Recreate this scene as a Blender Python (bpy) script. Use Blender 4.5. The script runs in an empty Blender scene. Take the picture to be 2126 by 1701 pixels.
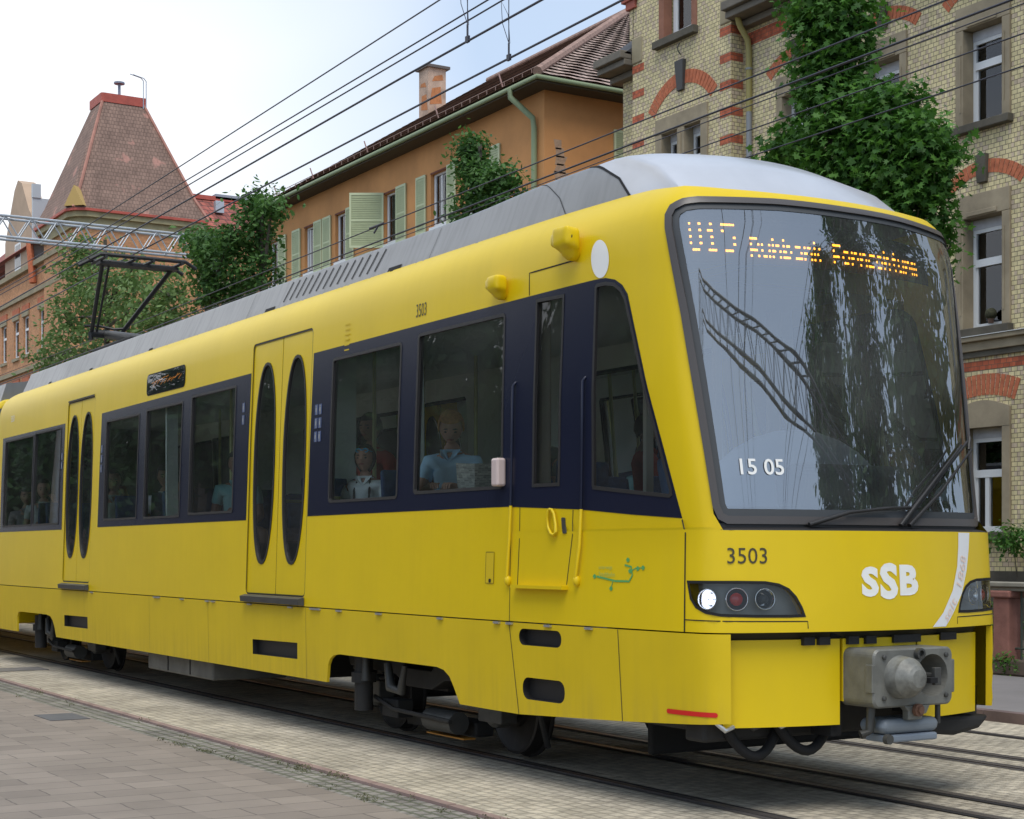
import bpy, bmesh, math, random, bisect
import numpy as np
from mathutils import Vector, Matrix
from mathutils.geometry import delaunay_2d_cdt
R=math.radians
sc=bpy.context.scene
# ---------------- camera, world, sun, exposure ----------------
cam=bpy.data.cameras.new('camera'); camo=bpy.data.objects.new('camera',cam)
sc.collection.objects.link(camo); sc.camera=camo
F_PX=3339.0; YAW=math.atan(2013/3339.0)
cam.sensor_width=36.0; cam.lens=F_PX/2126*36.0
cam.shift_x=0.0; cam.shift_y=(1145-850.5)/2126
cam.clip_start=0.1; cam.clip_end=1200
camo.location=(0,0,1.45); camo.rotation_euler=(R(90),0,-YAW)
SUN_EL,SUN_AZ=R(64),R(208)     # azimuth of the direction the light comes from, clockwise from +y
world=bpy.data.worlds.new('World'); sc.world=world; world.use_nodes=True
wn=world.node_tree.nodes; wl=world.node_tree.links
for n in list(wn): wn.remove(n)
def wnode(t,**k):
    n=wn.new(t)
    for a,b in k.items(): setattr(n,a,b)
    return n
sky=wnode('ShaderNodeTexSky',sky_type='NISHITA',sun_disc=False,sun_elevation=SUN_EL,sun_rotation=SUN_AZ)
sky.air_density=1.0; sky.dust_density=1.2; sky.ozone_density=1.0
tc=wnode('ShaderNodeTexCoord'); mp=wnode('ShaderNodeMapping'); mp.inputs['Scale'].default_value=(1.4,1.4,3.2)
no=wnode('ShaderNodeTexNoise'); no.inputs['Scale'].default_value=1.0; no.inputs['Detail'].default_value=3; no.inputs['Roughness'].default_value=.45
sep=wnode('ShaderNodeSeparateXYZ')
dot=wnode('ShaderNodeVectorMath',operation='DOT_PRODUCT'); dot.inputs[1].default_value=(-0.30,0.95,0.0)
add=wnode('ShaderNodeMath',operation='ADD'); mul=wnode('ShaderNodeMath',operation='MULTIPLY'); mul.inputs[1].default_value=0.55
nsc=wnode('ShaderNodeMath',operation='MULTIPLY'); nsc.inputs[1].default_value=0.38
ramp=wnode('ShaderNodeMapRange'); ramp.inputs[1].default_value=0.575; ramp.inputs[2].default_value=0.685; ramp.inputs[3].default_value=0.12; ramp.inputs[4].default_value=1.0
mix=wnode('ShaderNodeMix',data_type='RGBA'); mix.inputs[7].default_value=(6.5,6.65,6.9,1)
bg=wnode('ShaderNodeBackground'); bg.inputs['Strength'].default_value=0.12
out=wnode('ShaderNodeOutputWorld')
wl.new(tc.outputs['Generated'],mp.inputs[0]); wl.new(mp.outputs[0],no.inputs['Vector'])
wl.new(tc.outputs['Generated'],dot.inputs[0]); wl.new(dot.outputs['Value'],mul.inputs[0])
wl.new(no.outputs['Fac'],nsc.inputs[0]); wl.new(nsc.outputs[0],add.inputs[0]); wl.new(mul.outputs[0],add.inputs[1]); wl.new(add.outputs[0],ramp.inputs[0])
tint=wnode('ShaderNodeMix',data_type='RGBA',blend_type='MULTIPLY'); tint.inputs[0].default_value=1.0; tint.inputs[7].default_value=(.80,.885,.98,1); wl.new(sky.outputs[0],tint.inputs[6]); veil=wnode('ShaderNodeMix',data_type='RGBA'); veil.inputs[0].default_value=.68; veil.inputs[7].default_value=(3.5,4.4,5.6,1); wl.new(tint.outputs[2],veil.inputs[6]); wl.new(veil.outputs[2],mix.inputs[6]); wl.new(ramp.outputs[0],mix.inputs[0]); wl.new(mix.outputs[2],bg.inputs[0]); wl.new(bg.outputs[0],out.inputs[0])
sun=bpy.data.lights.new('sun','SUN'); sun.energy=1.6; sun.angle=R(38); sun.color=(1,.945,.86)
suno=bpy.data.objects.new('sun',sun); sc.collection.objects.link(suno)
_d=Vector((math.sin(SUN_AZ)*math.cos(SUN_EL),math.cos(SUN_AZ)*math.cos(SUN_EL),math.sin(SUN_EL)))
suno.rotation_euler=_d.to_track_quat('Z','Y').to_euler(); suno.location=(0,0,60)
sc.view_settings.view_transform='Standard'; sc.view_settings.look='None'; sc.view_settings.gamma=1; sc.view_settings.use_curve_mapping=False
sc.view_settings.exposure=0.58
sc.cycles.max_bounces=8; sc.cycles.transparent_max_bounces=16; sc.cycles.caustics_reflective=False; sc.cycles.caustics_refractive=False
C=sc.collection
rnd=random.Random(7)
# ---------------- helpers ----------------
def tag(o,label=None,cat=None,group=None,kind=None):
    if label: o['label']=label
    if cat: o['category']=cat
    if group: o['group']=group
    if kind: o['kind']=kind
    return o
def thing(name,label,cat,loc=(0,0,0),rz=0,group=None):
    o=bpy.data.objects.new(name,None); C.objects.link(o); o.empty_display_size=.2
    o.location=loc; o.rotation_euler=(0,0,rz)
    return tag(o,label,cat,group)
def link(name,me,parent=None):
    o=bpy.data.objects.new(name,me); C.objects.link(o)
    if parent is not None: sub(o,parent)
    return o
class MB:
    """collects geometry, links it as ONE mesh object"""
    def __init__(s): s.v=[]; s.f=[]; s.fr=None; s.mi=[]; s.cur=0
    def P(s,p):
        if s.fr is None: return tuple(p)
        O,T,N=s.fr; return (O[0]+T[0]*p[0]+N[0]*p[1],O[1]+T[1]*p[0]+N[1]*p[1],O[2]+p[2])
    def add(s,vs,fs):
        b=len(s.v); s.v+= [s.P(p) for p in vs]; s.f+=[tuple(b+i for i in f) for f in fs]; s.mi+=[s.cur]*len(fs)
        return s
    def box(s,x0,x1,y0,y1,z0,z1,taper=0):
        k=taper
        s.add([(x0,y0,z0),(x1,y0,z0),(x1,y1,z0),(x0,y1,z0),(x0+k,y0+k,z1),(x1-k,y0+k,z1),(x1-k,y1-k,z1),(x0+k,y1-k,z1)],
              [(0,3,2,1),(4,5,6,7),(0,1,5,4),(1,2,6,5),(2,3,7,6),(3,0,4,7)]); return s
    def cbox(s,c,sz,rot=None):
        h=[q/2 for q in sz]; vs=[]
        for dz in(-1,1):
            for dx,dy in((-1,-1),(1,-1),(1,1),(-1,1)):
                p=Vector((dx*h[0],dy*h[1],dz*h[2]))
                if rot is not None: p=rot@p
                vs.append((c[0]+p.x,c[1]+p.y,c[2]+p.z))
        s.add(vs,[(0,3,2,1),(4,5,6,7),(0,1,5,4),(1,2,6,5),(2,3,7,6),(3,0,4,7)]); return s
    def tube(s,path,r,n=8,cap=True,closed=False):
        P=[Vector(p) for p in path]; rr=r if isinstance(r,(list,tuple)) else [r]*len(P); vs=[];fs=[]
        prev=None; L=len(P)
        for i,p in enumerate(P):
            if closed: t=(P[(i+1)%L]-P[i-1])
            else: t=(P[min(i+1,L-1)]-P[max(i-1,0)])
            if t.length<1e-9: t=Vector((0,0,1))
            t.normalize()
            if prev is None:
                a=Vector((0,0,1)) if abs(t.z)<.9 else Vector((1,0,0)); u=t.cross(a).normalized()
            else:
                u=(prev-t*prev.dot(t)); u=u.normalized() if u.length>1e-6 else t.orthogonal().normalized()
            prev=u; w=t.cross(u)
            for k in range(n):
                a=2*math.pi*k/n; q=p+(u*math.cos(a)+w*math.sin(a))*rr[i]; vs.append(tuple(q))
        for i in range(L if closed else L-1):
            j=(i+1)%L
            for k in range(n):
                k2=(k+1)%n; fs.append((i*n+k,i*n+k2,j*n+k2,j*n+k))
        if cap and not closed: fs+= [tuple(range(n))[::-1],tuple((L-1)*n+k for k in range(n))]
        s.add(vs,fs); return s
    def disc(s,c,axis,prof,n=24):
        """lathe: prof list of (dist along axis, radius)"""
        A=Vector(axis).normalized(); u=A.orthogonal().normalized(); w=A.cross(u); vs=[];fs=[]
        for d,r in prof:
            for k in range(n):
                a=2*math.pi*k/n; vs.append(tuple(Vector(c)+A*d+(u*math.cos(a)+w*math.sin(a))*max(r,1e-4)))
        for i in range(len(prof)-1):
            for k in range(n):
                k2=(k+1)%n; fs.append((i*n+k,i*n+k2,(i+1)*n+k2,(i+1)*n+k))
        fs+=[tuple(range(n))[::-1],tuple((len(prof)-1)*n+k for k in range(n))]
        s.add(vs,fs); return s
    def prism(s,pts,d0,d1,conv):
        """pts 2D, conv(a,b,d)->xyz, extruded d0..d1"""
        n=len(pts); vs=[conv(a,b,d0) for a,b in pts]+[conv(a,b,d1) for a,b in pts]
        fs=[tuple(range(n))[::-1],tuple(range(n,2*n))]+[(i,(i+1)%n,n+(i+1)%n,n+i) for i in range(n)]
        s.add(vs,fs); return s
    def ell(s,c,r,nu=16,nv=10,rot=None):
        vs=[];fs=[]
        for i in range(nv+1):
            th=math.pi*i/nv
            for k in range(nu):
                ph=2*math.pi*k/nu; p=Vector((r[0]*math.sin(th)*math.cos(ph),r[1]*math.sin(th)*math.sin(ph),r[2]*math.cos(th)))
                if rot is not None: p=rot@p
                vs.append((c[0]+p.x,c[1]+p.y,c[2]+p.z))
        for i in range(nv):
            for k in range(nu):
                k2=(k+1)%nu; fs.append((i*nu+k,(i+1)*nu+k,(i+1)*nu+k2,i*nu+k2))
        s.add(vs,fs); return s
    def build(s,name,mat,parent=None,smooth=False,bevel=0,seg=2,world=True):
        me=bpy.data.meshes.new(name); me.from_pydata(s.v,[],s.f)
        for m in (mat if isinstance(mat,list) else [mat]): me.materials.append(m)
        if any(s.mi): me.polygons.foreach_set('material_index',s.mi)
        bm=bmesh.new(); bm.from_mesh(me); bmesh.ops.remove_doubles(bm,verts=bm.verts,dist=1e-5); bmesh.ops.recalc_face_normals(bm,faces=bm.faces); bm.to_mesh(me); bm.free()
        o=link(name,me,parent)
        if smooth:
            me.polygons.foreach_set('use_smooth',[True]*len(me.polygons))
            try: me.set_sharp_from_angle(angle=R(smooth if smooth>1 else 40))
            except Exception: pass
        if bevel:
            m=o.modifiers.new('bevel','BEVEL'); m.width=bevel; m.segments=seg; m.limit_method='ANGLE'; m.angle_limit=R(40)
        return o
# sub-part: parents keep world coordinates because every part mesh is written in world space
def sub(o,parent):
    o.parent=parent; o.matrix_parent_inverse=parent_world(parent).inverted(); return o
def parent_world(p):
    m=Matrix.Identity(4); ch=[]
    while p is not None: ch.append(p); p=p.parent
    for q in reversed(ch):
        m=m@q.matrix_parent_inverse@Matrix.LocRotScale(q.location,q.rotation_euler,q.scale)
    return m
# ---------------- materials ----------------
MC={}
def mat(name,col,rough=.6,metal=0,spec=.5,coat=0,bump=0,bscale=30,var=0,vscale=2,emit=None,estr=0,sub_=0):
    if name in MC: return MC[name]
    m=bpy.data.materials.new(name); m.use_nodes=True; nt=m.node_tree; b=nt.nodes['Principled BSDF']
    b.inputs['Base Color'].default_value=(*col,1); b.inputs['Roughness'].default_value=rough; b.inputs['Metallic'].default_value=metal
    b.inputs['Specular IOR Level'].default_value=spec; b.inputs['Coat Weight'].default_value=coat; b.inputs['Coat Roughness'].default_value=.06
    if emit: b.inputs['Emission Color'].default_value=(*emit,1); b.inputs['Emission Strength'].default_value=estr
    if var or bump:
        t=nt.nodes.new('ShaderNodeTexCoord')
    if var:
        n=nt.nodes.new('ShaderNodeTexNoise'); n.inputs['Scale'].default_value=vscale; n.inputs['Detail'].default_value=6; n.inputs['Roughness'].default_value=.6
        nt.links.new(t.outputs['Object'],n.inputs['Vector'])
        mr=nt.nodes.new('ShaderNodeMapRange'); mr.inputs[1].default_value=.3; mr.inputs[2].default_value=.7; mr.inputs[3].default_value=1-var; mr.inputs[4].default_value=1+var
        nt.links.new(n.outputs['Fac'],mr.inputs[0])
        mx=nt.nodes.new('ShaderNodeVectorMath'); mx.operation='SCALE'; mx.inputs[0].default_value=col
        nt.links.new(mr.outputs[0],mx.inputs['Scale']); nt.links.new(mx.outputs[0],b.inputs['Base Color'])
    if bump:
        n=nt.nodes.new('ShaderNodeTexNoise'); n.inputs['Scale'].default_value=bscale; n.inputs['Detail'].default_value=4
        nt.links.new(t.outputs['Object'],n.inputs['Vector'])
        bp=nt.nodes.new('ShaderNodeBump'); bp.inputs['Strength'].default_value=bump; bp.inputs['Distance'].default_value=.01
        nt.links.new(n.outputs['Fac'],bp.inputs['Height']); nt.links.new(bp.outputs[0],b.inputs['Normal'])
    MC[name]=m; return m
def grime(m,dust=(.22,.16,.07),zlo=.40,zhi=.95,amt=.45,streak=.10,rough=.2):
    """brake dust along the bottom edge and faint vertical rain streaks, as on a real vehicle"""
    nt=m.node_tree; b=nt.nodes['Principled BSDF']; N=nt.nodes.new; L=nt.links.new
    src=b.inputs['Base Color'].links[0].from_socket
    t=N('ShaderNodeTexCoord'); mp_=N('ShaderNodeMapping'); mp_.inputs['Scale'].default_value=(3,9,.5); L(t.outputs['Object'],mp_.inputs[0])
    n=N('ShaderNodeTexNoise'); n.inputs['Scale'].default_value=2.0; n.inputs['Detail'].default_value=5; L(mp_.outputs[0],n.inputs['Vector'])
    s=N('ShaderNodeSeparateXYZ'); L(t.outputs['Object'],s.inputs[0])
    g=N('ShaderNodeMapRange'); g.interpolation_type='SMOOTHSTEP'; g.inputs[1].default_value=zhi; g.inputs[2].default_value=zlo; g.inputs[3].default_value=0; g.inputs[4].default_value=amt; L(s.outputs[2],g.inputs[0])
    r=N('ShaderNodeMapRange'); r.inputs[1].default_value=.35; r.inputs[2].default_value=.7; r.inputs[3].default_value=.25; r.inputs[4].default_value=1.3; L(n.outputs['Fac'],r.inputs[0])
    p=N('ShaderNodeMath'); p.operation='MULTIPLY'; L(g.outputs[0],p.inputs[0]); L(r.outputs[0],p.inputs[1])
    q=N('ShaderNodeMapRange'); q.inputs[1].default_value=.45; q.inputs[2].default_value=.75; q.inputs[3].default_value=0; q.inputs[4].default_value=streak; L(n.outputs['Fac'],q.inputs[0])
    a=N('ShaderNodeMath'); a.operation='ADD'; a.use_clamp=True; L(p.outputs[0],a.inputs[0]); L(q.outputs[0],a.inputs[1])
    x=N('ShaderNodeMix'); x.data_type='RGBA'; x.inputs[7].default_value=(*dust,1); L(a.outputs[0],x.inputs[0]); L(src,x.inputs[6]); L(x.outputs[2],b.inputs['Base Color'])
    ro=N('ShaderNodeMath'); ro.operation='MULTIPLY_ADD'; ro.inputs[1].default_value=rough*2; ro.inputs[2].default_value=b.inputs['Roughness'].default_value; L(a.outputs[0],ro.inputs[0]); L(ro.outputs[0],b.inputs['Roughness'])
def glass(name,tint,ior=1.5,rough=.0,dirt_haze=0,alpha=1.0):
    m=bpy.data.materials.new(name); m.use_nodes=True; nt=m.node_tree
    for n in list(nt.nodes): nt.nodes.remove(n)
    o=nt.nodes.new('ShaderNodeOutputMaterial'); t=nt.nodes.new('ShaderNodeBsdfTransparent'); t.inputs[0].default_value=(*tint,1)
    g=nt.nodes.new('ShaderNodeBsdfGlossy'); g.inputs['Roughness'].default_value=rough; g.inputs[0].default_value=(.95,.97,1,1)
    f=nt.nodes.new('ShaderNodeFresnel'); f.inputs['IOR'].default_value=ior
    x=nt.nodes.new('ShaderNodeMixShader'); nt.links.new(f.outputs[0],x.inputs[0]); nt.links.new(t.outputs[0],x.inputs[1]); nt.links.new(g.outputs[0],x.inputs[2])
    last=x
    if dirt_haze:
        d=nt.nodes.new('ShaderNodeBsdfDiffuse'); d.inputs[0].default_value=(.5,.52,.5,1)  # glass dirt, strengthened to paint a pale milky haze over dark panes
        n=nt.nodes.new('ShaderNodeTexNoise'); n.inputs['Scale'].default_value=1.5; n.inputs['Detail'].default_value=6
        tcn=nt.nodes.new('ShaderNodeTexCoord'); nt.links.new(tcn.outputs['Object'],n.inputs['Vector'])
        mr=nt.nodes.new('ShaderNodeMapRange'); mr.inputs[1].default_value=.35; mr.inputs[2].default_value=.75; mr.inputs[3].default_value=dirt_haze*.3; mr.inputs[4].default_value=dirt_haze
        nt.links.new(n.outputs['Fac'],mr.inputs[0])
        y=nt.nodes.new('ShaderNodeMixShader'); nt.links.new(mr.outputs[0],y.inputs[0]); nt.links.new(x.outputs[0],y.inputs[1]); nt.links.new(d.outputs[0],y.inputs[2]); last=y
    nt.links.new(last.outputs[0],o.inputs[0]); return m
def brick(name,c1,c2,cm,bw=.25,bh=.08,mortar=.006,var=.25,rough=.85,offset=.5,bump=.5,mode='wall',c3=None,scale=1.0,stain=.15,dist=.004,msm=.1,patchc=None,warp=0):
    """mode wall: u follows the wall, v is z.  mode floor: u=x, v=y"""
    m=bpy.data.materials.new(name); m.use_nodes=True; nt=m.node_tree; b=nt.nodes['Principled BSDF']; b.inputs['Roughness'].default_value=rough
    L=nt.links.new; N=nt.nodes.new
    t=N('ShaderNodeTexCoord'); s=N('ShaderNodeSeparateXYZ'); L(t.outputs['Object'],s.inputs[0]); cb=N('ShaderNodeCombineXYZ')
    if mode=='floor': L(s.outputs[0],cb.inputs[0]); L(s.outputs[1],cb.inputs[1])
    elif mode=='floory': L(s.outputs[1],cb.inputs[0]); L(s.outputs[0],cb.inputs[1])
    else:
        g=N('ShaderNodeNewGeometry'); gs=N('ShaderNodeSeparateXYZ'); L(g.outputs['True Normal'],gs.inputs[0])
        ab=N('ShaderNodeMath'); ab.operation='ABSOLUTE'; L(gs.outputs[0],ab.inputs[0]); gt=N('ShaderNodeMath'); gt.operation='GREATER_THAN'; gt.inputs[1].default_value=.7; L(ab.outputs[0],gt.inputs[0])
        mxx=N('ShaderNodeMix'); L(gt.outputs[0],mxx.inputs[0]); L(s.outputs[0],mxx.inputs[2]); L(s.outputs[1],mxx.inputs[3]); L(mxx.outputs[0],cb.inputs[0]); L(s.outputs[2],cb.inputs[1])
    if warp:
        wz=N('ShaderNodeTexNoise'); wz.inputs['Scale'].default_value=5; wz.inputs['Detail'].default_value=3; L(t.outputs['Object'],wz.inputs['Vector']); ws_=N('ShaderNodeVectorMath'); ws_.operation='MULTIPLY_ADD'; ws_.inputs[1].default_value=(warp,warp,0); L(wz.outputs['Color'],ws_.inputs[0]); L(cb.outputs[0],ws_.inputs[2]); cb=ws_
    br=N('ShaderNodeTexBrick'); br.inputs['Color1'].default_value=(*c1,1); br.inputs['Color2'].default_value=(*c2,1); br.inputs['Mortar'].default_value=(*cm,1)
    br.inputs['Scale'].default_value=scale; br.inputs['Brick Width'].default_value=bw; br.inputs['Row Height'].default_value=bh; br.inputs['Mortar Size'].default_value=mortar; br.inputs['Mortar Smooth'].default_value=msm; br.offset=offset
    L(cb.outputs[0],br.inputs['Vector'])
    n=N('ShaderNodeTexNoise'); n.inputs['Scale'].default_value=1.1; n.inputs['Detail'].default_value=8; n.inputs['Roughness'].default_value=.65; L(t.outputs['Object'],n.inputs['Vector'])
    mr=N('ShaderNodeMapRange'); mr.inputs[1].default_value=.3; mr.inputs[2].default_value=.7; mr.inputs[3].default_value=1-stain; mr.inputs[4].default_value=1+stain; L(n.outputs['Fac'],mr.inputs[0])
    # second per-brick variation: cell noise aligned with the bricks
    wn2=N('ShaderNodeTexWhiteNoise'); wn2.noise_dimensions='2D'
    dv=N('ShaderNodeVectorMath'); dv.operation='DIVIDE'; dv.inputs[1].default_value=(bw*.5,bh,1); L(cb.outputs[0],dv.inputs[0]); fl=N('ShaderNodeVectorMath'); fl.operation='FLOOR'; L(dv.outputs[0],fl.inputs[0]); L(fl.outputs[0],wn2.inputs['Vector'])
    mr2=N('ShaderNodeMapRange'); mr2.inputs[3].default_value=1-var; mr2.inputs[4].default_value=1+var; L(wn2.outputs['Value'],mr2.inputs[0])
    mm=N('ShaderNodeMath'); mm.operation='MULTIPLY'; L(mr.outputs[0],mm.inputs[0]); L(mr2.outputs[0],mm.inputs[1])
    col=br.outputs['Color']
    if c3:
        sp=N('ShaderNodeSeparateXYZ'); L(wn2.outputs['Color'],sp.inputs[0]); g3=N('ShaderNodeMath'); g3.operation='GREATER_THAN'; g3.inputs[1].default_value=.72; L(sp.outputs[1],g3.inputs[0])
        inv=N('ShaderNodeMath'); inv.operation='SUBTRACT'; inv.inputs[0].default_value=1; L(br.outputs['Fac'],inv.inputs[1]); m3=N('ShaderNodeMath'); m3.operation='MULTIPLY'; L(g3.outputs[0],m3.inputs[0]); L(inv.outputs[0],m3.inputs[1])
        mc=N('ShaderNodeMix'); mc.data_type='RGBA'; L(m3.outputs[0],mc.inputs[0]); L(col,mc.inputs[6]); mc.inputs[7].default_value=(*c3,1); col=mc.outputs[2]
    if patchc:
        pn=N('ShaderNodeTexNoise'); pn.inputs['Scale'].default_value=patchc[1]; pn.inputs['Detail'].default_value=5; L(t.outputs['Object'],pn.inputs['Vector']); pg=N('ShaderNodeMapRange'); pg.inputs[1].default_value=patchc[2]; pg.inputs[2].default_value=patchc[2]+.04; L(pn.outputs['Fac'],pg.inputs[0])
        pm=N('ShaderNodeMix'); pm.data_type='RGBA'; L(pg.outputs[0],pm.inputs[0]); L(col,pm.inputs[6]); pm.inputs[7].default_value=(*patchc[0],1); col=pm.outputs[2]
    sc_=N('ShaderNodeVectorMath'); sc_.operation='SCALE'; L(col,sc_.inputs[0]); L(mm.outputs[0],sc_.inputs['Scale']); L(sc_.outputs[0],b.inputs['Base Color'])
    if bump:
        n2=N('ShaderNodeTexNoise'); n2.inputs['Scale'].default_value=60; L(t.outputs['Object'],n2.inputs['Vector'])
        h=N('ShaderNodeMath'); h.operation='MULTIPLY_ADD'; h.inputs[1].default_value=-1.0; L(br.outputs['Fac'],h.inputs[0]); 
        n3=N('ShaderNodeMath'); n3.operation='MULTIPLY'; n3.inputs[1].default_value=.5; L(n2.outputs['Fac'],n3.inputs[0]); L(n3.outputs[0],h.inputs[2])
        bp=N('ShaderNodeBump'); bp.inputs['Strength'].default_value=bump; bp.inputs['Distance'].default_value=dist; L(h.outputs[0],bp.inputs['Height']); L(bp.outputs[0],b.inputs['Normal'])
    return m
# ---------------- tram hull surface ----------------
XC=6.62; YEND=22.75
PLAN=[(0, 6.75), (0.3, 6.768), (0.59, 6.82), (0.8, 6.875), (0.95, 6.925), (1.05, 6.972), (1.115, 7.05), (1.15, 7.18), (1.172, 7.4), (1.195, 7.75), (1.225, 8.2), (1.253, 8.7), (1.277, 9.3), (1.285, 10.0)]
def catmull(P,n=8):
    out=[]; m=[(-P[1][0],P[1][1])]+P+[(2*P[-1][0]-P[-2][0],2*P[-1][1]-P[-2][1])]
    for i in range(1,len(m)-2):
        a,b,c,d=m[i-1],m[i],m[i+1],m[i+2]
        for k in range(n):
            t=k/n
            out.append(tuple(.5*((2*b[j])+(-a[j]+c[j])*t+(2*a[j]-5*b[j]+4*c[j]-d[j])*t*t+(-a[j]+3*b[j]-3*c[j]+d[j])*t**3) for j in (0,1)))
    out.append(P[-1]); return out
PL=catmull(PLAN); ARC=[0]
for i in range(1,len(PL)): ARC.append(ARC[-1]+math.dist(PL[i],PL[i-1]))
PN=ARC[-1]; PEND=YEND-10+PN
def lerpT(t,T):
    if t<=T[0][0]: return T[0][1:]
    for a,b in zip(T,T[1:]):
        if t<=b[0]:
            k=(t-a[0])/(b[0]-a[0]); return tuple(u+(v-u)*k for u,v in zip(a[1:],b[1:]))
    return T[-1][1:]
PROF=[(.38,.38,.012,.0,.0),(1.0,1.0,0,0,0),(1.57,1.57,.018,.03,.0),(1.585,1.585,.019,.10,.035),(2.4,2.4,.045,.22,-.035),(3.25,3.25,.08,.33,-.07),(3.34,3.34,.087,.35,-.07),(3.40,3.40,.098,.37,-.07),(3.46,3.457,.115,.395,-.065),(3.52,3.508,.145,.43,-.06),(3.58,3.557,.186,.48,-.055),(3.64,3.597,.236,.545,-.055),(3.70,3.625,.292,.615,-.055),(3.78,3.65,.37,.705,-.055)]
PNRM=[]
for j in range(len(PL)):
    a,b=PL[max(j-1,0)],PL[min(j+1,len(PL)-1)]; tx,ty=b[0]-a[0],b[1]-a[1]
    if j==0: tx,ty=1,0
    l=math.hypot(tx,ty); PNRM.append((ty/l,-tx/l))
def plan(a):
    if a>=PN: return (1.285,10+(a-PN),1.0,0.0)
    i=min(max(bisect.bisect_right(ARC,a)-1,0),len(PL)-2); k=(a-ARC[i])/(ARC[i+1]-ARC[i])
    p,q,n0,n1=PL[i],PL[i+1],PNRM[i],PNRM[i+1]; nx=n0[0]+(n1[0]-n0[0])*k; ny=n0[1]+(n1[1]-n0[1])*k; l=math.hypot(nx,ny)
    return (p[0]+(q[0]-p[0])*k,p[1]+(q[1]-p[1])*k,nx/l,ny/l)
def sm(x): x=min(1,max(0,x)); return x*x*(3-2*x)
def gfac(y): return 1-sm((y-7.3)/2.2)
def surf(p,q,off=0.0):
    s=1 if p>=0 else -1
    dx,y,nx,ny=plan(abs(p)); z,ins,rk,ni=lerpT(q,PROF); g=gfac(y)
    dx-=(ins+ni*g)*nx; y+=rk*g; dx+=off*nx; y+=off*ny
    return (XC-s*dx,y,z)
# roof fairing: t 0..1 side wall from the hull edge up to the rim, 1..2 cap to the centre line
def fair(p,t):
    s=1 if p>=0 else -1
    tq=min(t,1); dx=y=nx=ny=0.0
    for k in (-2,-1,0,1,2):
        a=abs(p)+k*.13*tq; b=plan(abs(a)); sg=1 if a>=0 else -1; w_=(1,2,3,2,1)[k+2]/9; dx+=b[0]*sg*w_; y+=b[1]*w_; nx+=b[2]*sg*w_; ny+=b[3]*w_
    g=gfac(y)*(1-tq)+(1-sm((y-6.8)/3.6))*tq
    SS=[(0,3.56,.245),(.08,3.60,.255),(.5,3.73,.315),(.9,3.845,.365),(.96,3.858,.372),(1,3.866,.385)]
    FF=[(0,3.49,.53,.0),(.08,3.545,.57,.0),(.5,3.76,.84,.05),(.9,3.90,1.16,.10),(.96,3.913,1.24,.11),(1,3.922,1.32,.12)]
    tt=min(t,1); zs,i_=lerpT(tt,SS); zf,rk,ni=lerpT(tt,FF)
    z=zs+(zf-zs)*g+.03*tq*g*(1-min(1,dx/.95)**2); dx=max(0,dx-(i_*(1-g)+(i_*.84)*g)*max(nx,.0)); yy=y+rk*g
    if t>1:
        k=t-1; dx=dx*(1-k); z=z+(4.03-z)*(1-(1-k)**2); yy=yy+(max(yy,8.6)-yy)*k
    return (XC-s*dx,yy,z)
def dens(pts,step,closed=True):
    out=[]; n=len(pts)
    for i in range(n if closed else n-1):
        a,b=pts[i],pts[(i+1)%n]; k=max(1,int(math.ceil(math.dist(a,b)/step)))
        for j in range(k): out.append((a[0]+(b[0]-a[0])*j/k,a[1]+(b[1]-a[1])*j/k))
    if not closed: out.append(pts[-1])
    return out
def inpoly(x,y,P):
    c=False; j=len(P)-1
    for i in range(len(P)):
        a,b=P[i],P[j]
        if (a[1]>y)!=(b[1]>y) and x<(b[0]-a[0])*(y-a[1])/(b[1]-a[1])+a[0]: c=not c
        j=i
    return c
def pgrid(p0,p1):
    out=[]; p=p0
    while p<p1:
        out.append(p); a=abs(p); p+= .06 if a<1.5 else .12 if a<3 else .3 if a<4.6 else .9
    return out
QG=[.4,.55,.7,.85,1.0,1.2,1.4,1.57,1.585,1.8,2.0,2.2,2.4,2.6,2.8,3.0,3.15,3.25,3.34,3.40,3.46,3.52,3.58,3.64,3.70]
def cdt(outline,holes,grid):
    vs=[];es=[]
    for loop in [outline]+holes:
        b=len(vs); n=len(loop); vs+=[Vector(p) for p in loop]; es+=[(b+i,b+(i+1)%n) for i in range(n)]
    for g in grid:
        if inpoly(g[0],g[1],outline) and not any(inpoly(g[0],g[1],h) for h in holes): vs.append(Vector(g))
    r=delaunay_2d_cdt(vs,es,[],0,1e-5); V=r[0]; T=[]
    for t in r[2]:
        cx=sum(V[i][0] for i in t)/3; cy=sum(V[i][1] for i in t)/3
        if inpoly(cx,cy,outline) and not any(inpoly(cx,cy,h) for h in holes): T.append(tuple(t))
    return [(v[0],v[1]) for v in V],T
def fdn(p,q,fn=surf):
    e=.02; q0,q1=q-e,q+e
    if fn is surf and 1.53<q<1.61: q0,q1=(q-.04,q-.02) if q<1.57 else (q+.04,q+.08)
    w=.07 if abs(p)<1.02 else .03
    def gp(x): return Vector(fn(x,q)) if (x>=0)==(p>=0) else Vector((2*XC-fn(-x,q)[0],)+tuple(fn(-x,q)[1:]))
    a=gp(p+w)-gp(p-w); b=Vector(fn(p,q1))-Vector(fn(p,q0))
    n=b.cross(a)
    if n.length<1e-12: n=Vector((0,0,1))
    n.normalize()
    P=fn(p,q)
    if (P[0]-XC)*n.x+(P[1]-10)*n.y*(1 if P[1]<8.5 else 0)+.001*n.z<0: n=-n
    return n
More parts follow.
